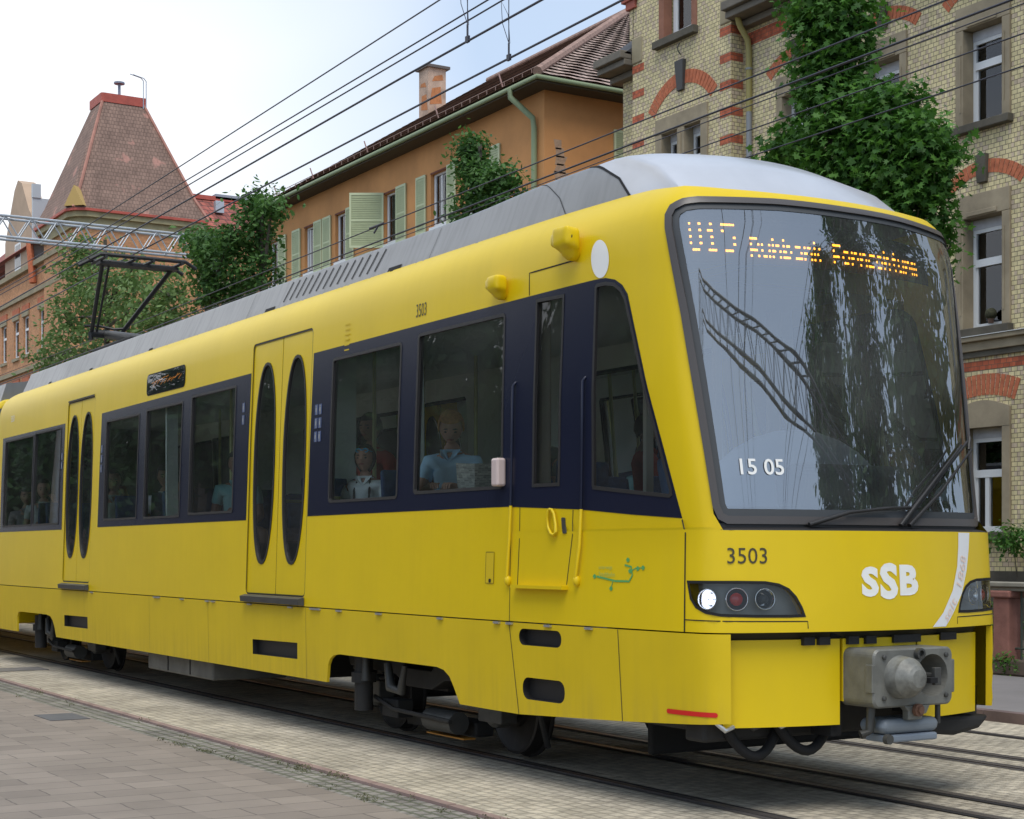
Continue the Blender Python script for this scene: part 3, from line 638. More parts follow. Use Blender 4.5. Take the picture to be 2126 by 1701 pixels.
# ---------------- skirts ----------------
SK=[(1.05,.992),(16.87,.990),(16.87,.40),(15.60,.40),(15.575,.60),(15.53,.65),(15.45,.665),(14.15,.67),(13.98,.655),(13.88,.61),(13.80,.53),(13.73,.41),(5.86,.41),(5.83,.55),(5.79,.60),(5.72,.632),(5.62,.645),(4.02,.645),(3.92,.63),(3.84,.59),(3.78,.52),(3.70,.41),(2.96,.405),(1.88,.453),(1.05,.50)]
V1=[(12.40,.565),(13.36,.558),(13.355,.69),(12.40,.70)]; V2=[(6.435,.56),(7.41,.55),(7.41,.68),(6.43,.695)]
O1=rrect(2.485,2.948,.852,.957,.05); O2=rrect(2.458,2.915,.508,.648,.062)
sk=patch('side_skirt',M['skirt'],T,SK,[V1,V2,O1,O2],.003,.10,rims=[(SK,.003,-.02)])
for L in (V1,V2,O1,O2): patch('vent_recess',M['rubber'],sk,L,(),-.05,.1,grid=False,rims=[(L,.001,-.05)])
patch('side_skirt',M['skirt'],T,mirror(SK),(),.003,.15,rims=[(mirror(SK),.003,-.035)])
for pts in ([(3.06,.99),(2.962,.405)],[(1.925,.99),(1.893,.453)],[(8.5,.99),(8.5,.41)],[(10.2,.99),(10.2,.41)],[(12.52,.99),(12.52,.71)],[(6.25,.99),(6.25,.41)]):
    ribbon('skirt_seam',M['rubber'],T,pts,.006 if pts[0][0]<4 else .003,.005)
for p in (6.0,6.1,6.55,7.45,5.6,4.9,3.95,3.2,3.05,2.62,2.2,8.35,8.5,9.2,9.9,10.0,12.2): 
    P=surf(p,.985,.008); mb=MB(); mb.cbox(P,(.02,.09 if p>4 else .07,.014)); mb.build('skirt_hinge',M['alu'],T)
patch('red_marker_strip',M['redsign'],T,rrect(1.124,1.492,.533,.560,.013),(),.006,.05)
# recessed front lower panels
def fpanel(a,b,q0,q1): return patch('front_skirt_panel',M['yellow'],T,[(a,q0),(b,q0),(b,q1),(a,q1)],(),-.075,.06,rims=[([(a,q0),(b,q0),(b,q1),(a,q1)],-.075,-.11)])
fpanel(.335,1.10,.468,.955); fpanel(-.27,.315,.60,.955); fpanel(-.97,-.285,.47,.955)
mb=MB(); ps=[-1.09+i*.06 for i in range(37)]
for i in range(36):
    a,b=ps[i],ps[i+1]; mb.add([surf(a,1.0,-.001),surf(b,1.0,-.001),surf(b,1.0,-.30),surf(a,1.0,-.30)],[(0,1,2,3)])
    mb.add([surf(a,.925,-.13),surf(b,.925,-.13),surf(b,1.0,-.10),surf(a,1.0,-.10)],[(0,1,2,3)])
mb.build('nose_underside',mat('nose_underside_brown',(.06,.048,.018),rough=.7),T)
for p in (.45,.55,-.1,-.16,.12,-.55,-.62,.25,-.25): mb=MB(); mb.cbox(surf(p,.945,-.07),(.08,.03,.045)); mb.build('panel_bracket',M['dark'],T)
# ---------------- roof fairing ----------------
def fairing():
    ts=[0,.08,.29,.5,.7,.9,.96,1.0,1.1,1.25,1.5,1.75,2.0]
    def rng(a,b):
        out=[]; p=a
        while p<b-.01: out.append(p); q=abs(p); p+=.05 if q<1.9 else .12 if q<3.2 else .5
        return out+[b]
    def sec(name,ps,m,par):
        vs=[];fs=[]
        for p in ps: vs+=[fair(p,t) for t in ts]
        k=len(ts)
        for i in range(len(ps)-1):
            for j in range(k-1): fs.append((i*k+j,(i+1)*k+j,(i+1)*k+j+1,i*k+j+1))
        me=bpy.data.meshes.new(name); me.from_pydata(vs,[],fs); me.materials.append(m)
        bm=bmesh.new(); bm.from_mesh(me); bmesh.ops.remove_doubles(bm,verts=bm.verts,dist=1e-4); bmesh.ops.recalc_face_normals(bm,faces=bm.faces); bm.to_mesh(me); bm.free()
        me.polygons.foreach_set('use_smooth',[True]*len(me.polygons)); me.set_sharp_from_angle(angle=R(38))
        return link(name,me,par)
    sec('roof_fairing',rng(1.52,16.3),M['roofshade'],T); sec('roof_fairing',rng(-16.3,-1.52),M['roofshade'],T)
    return sec('front_fairing',rng(-1.52,1.52),M['silver'],T)
rf=fairing()
mb=MB(); mb.add([fair(16.3,t) for t in (0,.5,1,1.5,2)]+[fair(-16.3,t) for t in (1.5,1,.5,0)],[tuple(range(9))]); mb.build('fairing_end',M['silver'],T)
def fribbon(name,m,path,w,off=.004,parent=T):
    mb=MB(); n=len(path)
    for i in range(n-1):
        a,b=Vector(fair(*path[i])),Vector(fair(*path[i+1])); nn=fdn(*path[i],fn=fair); nn=nn if nn.z>0 else -nn; s=(b-a).cross(nn).normalized()*w/2
        mb.add([tuple(a-s+nn*off),tuple(a+s+nn*off),tuple(b+s+nn*off),tuple(b-s+nn*off)],[(0,1,2,3)])
    return mb.build(name,m,parent)
fribbon('fairing_seam',M['black'],[(1.52,t/12) for t in range(13)],.016)
fribbon('fairing_seam',M['rubber'],[(2.45,t/12) for t in range(13)],.006)
for k in (4.6,8.2,11.5,14.2): fribbon('fairing_seam',M['rubber'],[(k,t/6) for t in range(7)],.005)
for k in range(14): fribbon('cooling_slot',M['dark'],[(5.55+k*.14,.25),(5.50+k*.14,.85)],.022)
for k in (5.28,7.75): fribbon('lifting_slot',M['black'],[(k,.12),(k-.22,.12)],.055)
for k in (11.0,13.2,15.0): fribbon('lifting_slot',M['black'],[(k,.12),(k-.12,.12)],.04)
# ---------------- rear section beyond the joint ----------------
mb=MB(); mb.box(XC-1.12,XC+1.12,22.7,23.35,.9,3.45); mb.build('gangway_bellows',M['rubber'],T)
mb=MB()
sec=[(-1.285,.42),(-1.285,1.0),(-1.22,3.2),(-1.12,3.5),(-.98,3.62),(.98,3.62),(1.12,3.5),(1.22,3.2),(1.285,1.0),(1.285,.42)]
mb.prism(sec,23.3,40,lambda a,b,d:(XC+a,d,b)); mb.build('rear_car_body',Y,T,bevel=.05)
mb=MB(); mb.prism([(-1.0,3.60),(-.92,3.86),(0,4.0),(.92,3.86),(1.0,3.60)],23.5,39.5,lambda a,b,d:(XC+a,d,b)); mb.build('rear_roof_fairing',M['roofshade'],T)
mb=MB()
for y in (24.2,27.4,30.6,33.8): mb.prism([(y,1.75),(y+2.4,1.75),(y+2.4,2.98),(y,2.98)],XC-1.262,XC-1.24,lambda a,b,d:(d,a,b))
mb.build('rear_car_windows',M['navy'],T)
# ---------------- underframe, bogies, coupler ----------------
D=M['dark']
mb=MB(); mb.box(XC-1.16,XC+1.16,8.3,22.7,.80,.985); mb.box(XC-.95,XC+.95,7.3,8.35,.62,.98); mb.build('underframe',D,T)
for q in ((12.9,13.6,.34),(16.6,18.2,.36)): mb=MB(); mb.box(XC-.98,XC+.95,q[0],q[1],q[2],.82); mb.build('equipment_box',D,T,bevel=.03)
mb=MB(); mb.box(XC-1.17,XC-.4,14.55,16.45,.22,.84); eb=mb.build('battery_box',mat('grey_equipment_box',(.13,.125,.11),rough=.7,var=.25,vscale=5),T,bevel=.02)
for y in (15.15,15.8): mb=MB(); mb.box(XC-1.176,XC-1.168,y,y+.02,.24,.8); mb.build('lid_seam',M['black'],eb)
mb=MB(); mb.box(XC-1.0,XC+1.0,7.25,9.2,.42,.80); mb.build('front_equipment',D,T,bevel=.04)
def wheel(x,y):
    mb=MB(); mb.disc((x,y,.33),(-1,0,0),[(-.07,.05),(-.07,.35),(-.055,.35),(-.05,.325),(.05,.32),(.055,.30),(.035,.27),(.02,.13),(.05,.12),(.055,.02)],36); return mb.build('wheel',mat('wheel_steel',(.028,.025,.023),rough=.55,metal=.4,var=.3,vscale=8),T,smooth=35)
def coil(c,r,h,turns,wr):
    mb=MB(); n=turns*14; mb.tube([(c[0]+r*math.cos(2*math.pi*i/14),c[1]+r*math.sin(2*math.pi*i/14),c[2]+h*i/n) for i in range(n+1)],wr,6); return mb
for yb in (10.75,20.35):
    for dy in (-.95,.95):
        for x in (5.98,7.30): wheel(x,yb+dy)
        mb=MB(); mb.tube([(5.9,yb+dy,.33),(7.35,yb+dy,.33)],.08,12); mb.build('axle',D,T,smooth=40)
        # axle box and springs on the near side
        ab=MB(); ab.disc((5.86,yb+dy,.33),(-1,0,0),[(0,.13),(.10,.13),(.13,.10),(.14,.04)],20); ab.box(5.72,5.86,yb+dy-.16,yb+dy+.16,.24,.42)
        abo=ab.build('axle_box',M['steel'],T,bevel=.01)
        for k in (-.24,.24): coil((5.76,yb+dy+k,.42),.06,.22,4,.014).build('suspension_spring',D,abo,smooth=60)
    mb=MB(); mb.prism([(yb-1.25,.62),(yb-1.1,.70),(yb-.35,.70),(yb-.2,.56),(yb+.2,.56),(yb+.35,.70),(yb+1.1,.70),(yb+1.25,.62),(yb+1.2,.52),(yb+.4,.50),(yb+.2,.42),(yb-.2,.42),(yb-.4,.50),(yb-1.2,.52)],5.66,5.80,lambda a,b,d:(d,a,b)); bf=mb.build('bogie_frame',D,T,bevel=.01)
    mb=MB(); mb.box(5.8,7.45,yb-.2,yb+.2,.40,.60); mb.build('bolster',D,bf)
    mb=MB(); mb.box(5.84,6.0,yb-.55,yb+.55,.09,.2); mb.build('track_brake',D,bf,bevel=.015); mb=MB(); mb.tube([(5.70,yb-.12,.20),(5.70,yb-.55,.20)],[.085,.085],12); mb.build('brake_cylinder',M['steel'],bf,smooth=40); mb=MB(); mb.tube([(5.66,yb+.75,.30),(5.60,yb+.3,.24),(5.60,yb-.6,.22)],.018,6); mb.build('brake_hose',D,bf,smooth=60)
    mb=MB(); mb.box(5.70,5.80,yb-.62,yb-.05,.085,.095); mb.build('brake_wear_strip',mat('orange_rusty_strip',(.40,.17,.02),rough=.6),bf)
    # hanging link and lever (grey V) seen in the wheel arch
    mb=MB(); mb.tube([(5.52,yb+.62,.66),(5.52,yb+.62,.44)],[.025,.04],8); mb.build('hanging_link',M['steel'],bf,smooth=50)
    mb=MB(); mb.tube([(5.5,yb+.20,.60),(5.49,yb+.13,.42),(5.5,yb-.02,.40),(5.5,yb-.08,.60)],[.03,.04,.035,.02],10); mb.build('lever_link',M['steel'],bf,smooth=50)
    mb=MB(); mb.tube([(5.55,yb+.72,.62),(5.55,yb+.72,.20)],.075,14); mb.tube([(5.55,yb+.72,.5),(5.55,yb+.72,.42)],.1,14); mb.build('damper',D,bf,smooth=40)
    mb=MB(); mb.box(5.66,5.80,yb+.35,yb+.62,.16,.30); mb.build('sand_box',D,bf,bevel=.01)
    mb=MB(); mb.tube([(5.9,yb-1.35,.6),(5.86,yb-1.42,.30),(5.94,yb-1.38,.10)],.022,8); mb.build('sand_pipe',D,bf,smooth=40)
mb=MB(); mb.box(XC-.80,XC+.95,8.0,8.05,.20,.45); mb.build('lifeguard_board',M['black'],T,bevel=.02)
# coupler
CP=M['ltsteel']; cy=6.60; cx=6.635
def cpl_box():
    bm=bmesh.new()
    def rr(y,x0,x1,z0,z1,r,n=5): return [bm.verts.new((a,y,b)) for a,b in rrect(x0,x1,z0,z1,r,n)]
    x0,x1,z0,z1=cx-.315,cx+.30,.575,.905
    loops=[rr(cy+.26,x0,x1,z0,z1,.045),rr(cy+.012,x0,x1,z0,z1,.045),rr(cy,x0+.01,x1-.01,z0+.01,z1-.01,.04)]
    for a,b in zip(loops,loops[1:]):
        for i in range(len(a)): bm.faces.new((a[i],a[(i+1)%len(a)],b[(i+1)%len(a)],b[i]))
    # face with the funnel hole
    me=bpy.data.meshes.new('coupler_head'); hc=(cx+.135,.745); hr=.122
    hole=[(hc[0]+hr*math.cos(2*math.pi*i/32),hc[1]+hr*math.sin(2*math.pi*i/32)) for i in range(32)]
    ol=rrect(x0+.01,x1-.01,z0+.01,z1-.01,.04); V,Tt=cdt(ol,[hole],[])
    vv=[bm.verts.new((a,cy,b)) for a,b in V]
    for t in Tt: bm.faces.new([vv[i] for i in t])
    h0=[bm.verts.new((a,cy,b)) for a,b in hole]; h1=[bm.verts.new((hc[0]+(a-hc[0])*.8,cy+.17,hc[1]+(b-hc[1])*.8)) for a,b in hole]
    for i in range(32): bm.faces.new((h0[i],h0[(i+1)%32],h1[(i+1)%32],h1[i]))
    bm.faces.new(h1); bm.faces.new(loops[0][::-1])
    bmesh.ops.remove_doubles(bm,verts=bm.verts,dist=1e-4); bmesh.ops.recalc_face_normals(bm,faces=bm.faces); bm.to_mesh(me); bm.free(); me.materials.append(CP)
    return link('coupler_head',me,T)
ch=cpl_box()
mb=MB(); mb.disc((cx-.115,cy+.01,.745),(0,-1,0),[(0,.128),(.012,.122),(.085,.112),(.10,.102),(.145,.070),(.158,.050),(.162,.0)],32); mb.build('coupler_cone',mat('scuffed_cone_paint',(.18,.18,.162),rough=.5,metal=.2,var=.4,vscale=14,bump=.2,bscale=30),ch,smooth=14)
mb=MB(); mb.box(cx-.02,cx+.035,cy-.14,cy-.08,.715,.745); mb.build('cone_slot',M['black'],ch)
mb=MB(); mb.tube([(cx+.06,cy-.10,.75),(cx+.06,cy+.08,.75)],.018,10); mb.box(cx+.035,cx+.085,cy-.12,cy-.09,.70,.80); mb.build('coupling_hook',M['steel'],ch,bevel=.005)
mb=MB(); mb.disc((cx+.02,cy-.002,.873),(0,-1,0),[(0,.032),(.03,.032),(.032,.02),(.012,.018)],20); mb.build('top_valve',M['steel'],ch,smooth=30)
mb=MB(); mb.prism([(cx-.08,.58),(cx+.12,.58),(cx+.09,.53),(cx+.06,.53),(cx+.06,.50),(cx-.05,.50),(cx-.05,.55)],cy,cy+.05,lambda a,b,d:(a,d,b)); lug=mb.build('lower_lug',CP,ch,bevel=.006)
mb=MB(); mb.disc((cx+.01,cy-.004,.555),(0,-1,0),[(0,.036),(.025,.036),(.025,.02),(.04,.02)],16); mb.build('lug_bolt',mat('rusty_bolt',(.16,.08,.05),rough=.7),ch,smooth=30)
for a in (-.24,.24):
    for b in (.63,.86): mb=MB(); mb.disc((cx+a,cy-.003,b),(0,-1,0),[(0,.014),(.008,.014),(.012,.008)],12); mb.build('face_bolt',M['steel'],ch)
for q in ((cx-.325,cx-.30,cy+.0,cy+.06,.66,.82),(cx+.295,cx+.335,cy+.02,cy+.10,.64,.83)): mb=MB(); mb.box(*q); mb.build('side_hinge',CP,ch,bevel=.006)
mb=MB(); mb.tube([(cx,cy+.2,.74),(cx,cy+1.4,.66)],.10,16); mb.build('coupler_shaft',D,ch,smooth=40)
mb=MB(); mb.prism([(cx-.20,.505),(cx+.22,.505),(cx+.23,.47),(cx+.22,.42),(cx-.20,.42),(cx-.21,.46)],cy+.03,cy+.24,lambda a,b,d:(a,d,b)); mb.build('lower_contact_cover',mat('blue_grey_cover',(.17,.195,.22),rough=.5,var=.1),ch,bevel=.035,seg=4)
mb=MB(); mb.box(cx-.19,cx+.20,cy+.02,cy+.20,.375,.418); mb.build('contact_flap',mat('blue_grey_cover2',(.20,.235,.28),rough=.5),ch,bevel=.012)
mb=MB(); mb.tube([(cx-.24,cy+.1,.57),(cx-.25,cy+.1,.44),(cx-.30,cy+.12,.42)],.025,10); mb.build('bracket_arm',M['steel'],ch,smooth=40)
mb=MB(); mb.tube([(cx+.26,cy+.08,.57),(cx+.26,cy+.08,.46)],.016,8); mb.build('bracket_pin',M['steel'],ch,smooth=40)
mb=MB(); mb.disc((cx-.20,cy+.02,.40),(0,-1,0),[(0,.03),(.03,.028)],14); mb.build('flap_hinge',M['steel'],ch,smooth=40)
# hanging air hoses
for x0,x1,yy,zb in ((5.66,6.10,7.12,.29),(5.98,6.42,7.05,.31)):
    mb=MB(); mb.tube([(x0+(x1-x0)*k/12,yy-.04*math.sin(math.pi*k/12),.52-(.52-zb)*math.sin(math.pi*k/12)**.8) for k in range(13)],.030,10); mb.build('air_hose',M['black'],T,smooth=60)
for x in (5.55,5.75,5.95,6.2): mb=MB(); mb.tube([(x,7.02,.50),(x+.03,6.98,.46),(x+.1,7.0,.475)],.014,8); mb.build('cable_end',M['alu'] if x in(5.55,5.95) else M['rubber'],T,smooth=60)
mb=MB(); mb.prism([(XC+.42,.47),(XC+1.05,.44),(XC+.95,.36),(XC+.75,.33),(XC+.42,.36)],6.98,7.5,lambda a,b,d:(a,d,b)); mb.build('lower_fairing',D,T,bevel=.03)
mb=MB(); mb.box(XC-1.08,XC+1.08,7.12,7.3,.38,.62); mb.build('bumper_beam',D,T,bevel=.02)
for q in ((XC-.36,XC-.28,6.88,7.05,.40,1.0),(XC+.28,XC+.36,6.9,7.05,.5,1.0)): mb=MB(); mb.box(*q); mb.build('coupler_guide',M['black'],T)
# ---------------- interior ----------------
IN=M['inner']
mb=MB(); mb.box(XC-1.2,XC+1.2,7.9,22.6,.985,1.02); mb.build('cabin_floor',M['floor'],T)
mb=MB(); mb.box(XC-1.12,XC+1.12,8.4,22.6,3.19,3.23); mb.build('cabin_ceiling',IN,T)
for s in (1,-1):
    mm=(lambda L:L) if s==1 else mirror
    hs=[mm(shrink(w,-.015)) for w in [W1,W2]+W2S+W3S]+([mm(shrink(DOOR1,.03)),mm(shrink(DOOR2,.03))] if s==1 else [])
    patch('side_lining',IN,T,mm([(3.02,1.02),(16.7,1.02),(16.7,3.2),(3.02,3.2)]),hs,-.055,.3,grid=False)
BH=mat('beige_cab_panel',(.50,.47,.38),rough=.6)
mb=MB(); mb.box(XC-1.12,XC+1.12,9.02,9.06,1.0,1.78); cb=mb.build('cab_bulkhead',BH,T)
for a,b,q in ((XC-1.14,XC-1.02,0),(XC-.10,XC-.04,0),(XC+.5,XC+.56,0),(XC+1.0,XC+1.1,0)): mb=MB(); mb.box(a,b,9.02,9.06,1.78,3.19); mb.build('bulkhead_post',BH,cb)
mb=MB(); mb.box(XC-1.16,XC-1.06,8.72,8.98,1.7,3.12); mb.build('side_curtain',BH,cb,bevel=.02)
mb=MB(); mb.box(XC-1.2,XC+1.2,22.55,22.6,1.0,3.2); mb.build('end_wall',mat('dark_bulkhead',(.10,.11,.10)),T)
# partitions, poles, seats
for q in ((5.76,6.0,12.55),(5.89,5.97,11.25),(5.50,5.62,16.0)):
    mb=MB(); mb.box(q[0],q[1],q[2],q[2]+.04,1.02,3.19); mb.build('partition_post',IN,T)
for x,y in ((6.1,12.4),(7.1,12.4),(6.1,13.4),(7.1,13.4),(6.1,18.7),(7.1,18.7),(6.2,16.0),(6.2,10.2)):
    mb=MB(); mb.tube([(x,y,1.02),(x,y,3.19)],.018,8); mb.build('grab_pole',M['pole'],T,smooth=60)
for y in (12.4,13.4): mb=MB(); mb.tube([(5.62,y,1.9),(6.1,y,1.9)],.014,8); mb.build('grab_pole',M['pole'],T,smooth=60)
def seat(x,y,d,z0=1.02,h=.62):
    b=MB(); b.box(x-.21,x+.21,y-.22,y+.22,z0+h-.09,z0+h); o=b.build('passenger_seat',M['seat'],T,bevel=.03)
    b=MB(); b.prism([(y+d*.20,z0+h-.05),(y+d*.26,z0+h-.05),(y+d*.31,z0+h+.42),(y+d*.26,z0+h+.44)],x-.21,x+.21,lambda a,c,e:(e,a,c)); b.build('backrest',M['seat'],o,bevel=.02)
    b=MB(); b.box(x-.15,x+.15,y-.1,y+.1,z0,z0+h-.09); b.build('seat_base',M['floor'],o)
SEATS=[(10.75,1),(9.55,-1),(12.25,1),(14.9,1),(15.8,1),(16.7,-1),(17.4,1),(20.3,1),(21.2,-1)]
for y,d in SEATS:
    for x in (XC-.93,XC-.46,XC+.46,XC+.93): seat(x,y,d)
# cab: desk, driver seat
mb=MB(); mb.prism([(7.35,1.05),(7.30,1.62),(7.42,1.72),(7.95,1.66),(8.05,1.60),(8.02,1.05)],XC-1.0,XC+1.0,lambda a,b,d:(d,a,b)); dk=mb.build('driver_desk',M['desk'],T,bevel=.03)
mb=MB(); mb.prism([(7.42,1.70),(7.36,1.95),(7.48,2.0),(7.75,1.86),(7.8,1.68)],XC-.15,XC+.78,lambda a,b,d:(d,a,b)); mb.build('instrument_hood',M['desk'],dk,bevel=.06,seg=4)
mb=MB(); mb.ell((6.80,7.78,1.62),(.80,.22,.60),28,14); mb.build('dashboard_cover',mat('blue_grey_cover_cloth',(.42,.52,.66),rough=.7),dk,smooth=80)
mb=MB(); mb.box(XC-.27,XC+.27,8.5,8.95,1.42,1.52); mb.build('driver_seat',M['seat'],T,bevel=.04)
# ---------------- pantograph ----------------
pb=MB(); pb.box(XC-.45,XC+.45,19.3,20.9,4.03,4.09); pbo=pb.build('pantograph_base',D,T,bevel=.01)
def bar(name,pts,r,m=None,par=None,n=8):
    b=MB(); b.tube(pts,r,n); return b.build(name,m or M['black'],par or T,smooth=50)
bk=M['rubber']
knee=(6.35,22.0,4.42)
bar('lower_arm',[(XC+.05,19.5,4.08),(XC+.02,21.75,4.42)],.06,M['steel'])
bar('lower_arm',[(XC+.25,19.5,4.08),(XC+.2,21.75,4.42)],.02,bk)
mb=MB(); mb.tube([(XC-.2,21.8,4.43),(XC+.25,21.8,4.43)],.055,10); mb.tube([(XC-.2,21.8,4.45),(XC-.2,21.8,4.34)],.035,8); mb.tube([(XC-.3,21.75,4.52),(XC-.1,21.8,4.54),(XC+.1,21.75,4.50),(XC+.3,21.7,4.52)],.018,6); mb.build('knee_joint',bk,T,smooth=40)
bar('upper_arm',[(XC-.19,21.8,4.45),(XC-.47,20.35,5.19)],.028,bk); bar('upper_arm',[(XC-.12,21.8,4.45),(XC-.38,20.35,5.19)],.016,bk)
bar('upper_arm',[(XC+.22,21.8,4.45),(XC+.46,20.35,5.17)],.030,bk)
hd=MB()
for y in (20.15,20.65): hd.tube([(XC-.70,y,5.14),(XC-.56,y,5.22),(XC+.56,y,5.22),(XC+.70,y,5.14)],.026,8)
for x in (-.5,-.12,.12,.5): hd.tube([(XC+x,20.1,5.19),(XC+x,20.7,5.19)],.022,6); 
hd.box(XC-.52,XC+.52,20.3,20.5,5.13,5.165); hd.build('collector_head',bk,T,smooth=40)
# ---------------- ground ----------------
def sheet(name,x0,x1,y0,y1,z,m,edge=None):
    mb=MB(); mb.add([(x0,y0,z),(x1,y0,z),(x1,y1,z),(x0,y1,z)],[(0,1,2,3)]); o=mb.build(name,m); tag(o,kind='structure'); return o
ASPH=mat('pavement_asphalt',(.20,.185,.18),rough=.9,var=.12,vscale=1.5,bump=.3,bscale=90)
sheet('ground',-400,400,-300,600,-.06,mat('distant_ground',(.16,.155,.145),rough=.95,var=.2,vscale=.3))
COB=brick('light_cobble_track_bed',(.42,.37,.285),(.46,.41,.315),(.34,.30,.235),warp=.035,bw=.105,bh=.085,mortar=.014,var=.2,rough=.9,bump=.9,mode='floory',stain=.3,dist=.012,msm=1.0)
SLAB=brick('mauve_paving_slabs',(.225,.188,.155),(.25,.21,.172),(.12,.10,.085),warp=.03,bw=.52,bh=.26,mortar=.005,var=.10,rough=.85,bump=.5,mode='floor',stain=.14,dist=.006)
sheet('track_bed',4.46,10.88,-60,140,-.040,COB)
sheet('pavement',-14,4.08,-60,140,0.0,SLAB)
GUT=brick('grey_cobble_row',(.25,.225,.20),(.22,.205,.18),(.13,.135,.09),bw=.12,bh=.09,mortar=.014,var=.25,rough=.9,bump=1.0,mode='floory',stain=.35,dist=.015,msm=.4)
sheet('cobble_gutter',4.081,4.385,-60,140,-.004,GUT)
sheet('far_pavement',11.02,14.6,-60,140,.0,ASPH)
sheet('front_garden_soil',14.6,21,-60,140,-.02,mat('garden_soil',(.07,.055,.04),rough=1,var=.3,vscale=3))
mb=MB()
y=-30
while y<110: mb.box(4.39,4.465,y+.004,y+.996,-.055,.012,.006); y+=1.0
k=mb.build('kerb',mat('reddish_kerbstone',(.26,.18,.155),rough=.85,var=.25,vscale=3),bevel=0); tag(k,kind='structure')
mb=MB(); y=-30
while y<110: mb.box(10.88,11.02,y+.004,y+.996,-.055,.05,.006); y+=1.0
k=mb.build('kerb',mat('reddish_brown_kerbstone',(.15,.105,.095),rough=.85,var=.25,vscale=3)); tag(k,kind='structure')
RST=mat('rail_steel',(.13,.115,.11),rough=.42,metal=.5,var=.15,vscale=4); RGR=mat('rail_groove',(.022,.020,.020),rough=.8)
RED=mat('rail_edging',(.085,.075,.068),rough=.8,var=.2,vscale=5)
def rail(x,s):
    mb=MB(); mb.add([(x-.075,-60,-.0365),(x+.075,-60,-.0365),(x+.075,140,-.0365),(x-.075,140,-.0365)],[(0,1,2,3)]); o=mb.build('rail',RED); tag(o,kind='structure')
    h=MB(); a=x-.028 if s>0 else x-.032; h.box(a,a+.06,-60,140,-.045,-.030); h.build('rail_head',RST,o)
    h=MB(); b=a+.063 if s>0 else a-.045; h.add([(b,-60,-.033),(b+.042,-60,-.033),(b+.042,140,-.033),(b,140,-.033)],[(0,1,2,3)]); h.build('rail_groove',RGR,o)
for x,s in ((5.89,1),(6.93,-1),(7.38,-1),(8.66,1),(9.05,1),(10.10,-1)): rail(x,s)
mb=MB()   # steel covers set in the slabs
mb.box(3.72,4.06,13.80,14.36,.001,.005)
c=mb.build('drain_cover',mat('cover_plate',(.10,.10,.105),rough=.6,var=.2,vscale=6)); tag(c,'flat dark grey cover plate set in the mauve paving beside the kerb','cover plate','cover plates in the ground')
mb=MB(); mb.box(4.62,5.45,20.3,20.85,-.038,-.032); c=mb.build('drain_cover',mat('cover_plate2',(.16,.15,.14),rough=.6,var=.2,vscale=6)); tag(c,'flat grey cover plate in the cobbled track bed beside the kerb','cover plate','cover plates in the ground')
# ---------------- masonry helpers ----------------
BR=brick('yellow_brick',(.70,.60,.34),(.63,.54,.30),(.18,.145,.10),bw=.125,bh=.0795,mortar=.0060,var=.11,rough=.85,bump=.6,c3=(.56,.45,.32),stain=.16,dist=.006)
RB=brick('red_brick',(.50,.125,.055),(.40,.095,.045),(.16,.09,.06),bw=.13,bh=.0795,mortar=.005,var=.25,rough=.85,bump=.5,stain=.12,dist=.005)
RBA=mat('red_arch_brick',(.50,.15,.07),rough=.85,var=.25,vscale=9)
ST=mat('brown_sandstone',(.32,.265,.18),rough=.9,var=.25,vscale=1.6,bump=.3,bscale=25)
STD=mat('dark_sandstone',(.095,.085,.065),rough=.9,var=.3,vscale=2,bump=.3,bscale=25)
STL=mat('tan_stone',(.33,.28,.18),rough=.9,var=.15,vscale=2)
WHT=mat('white_window_paint',(.74,.76,.77),rough=.4)
PANE=glass('house_window_glass',(.82,.85,.87),1.7)
CUR=mat('white_net_curtain',(.66,.70,.69),rough=.9,var=.12,vscale=7)
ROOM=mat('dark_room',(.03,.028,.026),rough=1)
BLIND=mat('grey_violet_blind',(.22,.21,.27),rough=.8,var=.04,vscale=1)
def wall_patch(name,m,parent,fr,outline,holes,depth=.3,sub_holes=True):
    """flat wall with real openings; fr=(O,T,N); depth = reveal depth"""
    V,Tt=cdt(outline,holes,[]); mb=MB(); mb.fr=fr; mb.add([(a,0,b) for a,b in V],Tt)
    for L in holes:
        n=len(L); mb.add([(a,0,b) for a,b in L]+[(a,-depth,b) for a,b in L],[(i,(i+1)%n,n+(i+1)%n,n+i) for i in range(n)])
    return mb.build(name,m,parent)
def rect(a,b,c,d): return [(a,c),(b,c),(b,d),(a,d)]
def bx(fr,name,m,parent,*boxes,bevel=0,**k):
    mb=MB(); mb.fr=fr
    for b in boxes: mb.box(*b)
    return mb.build(name,m,parent,bevel=bevel,**k)
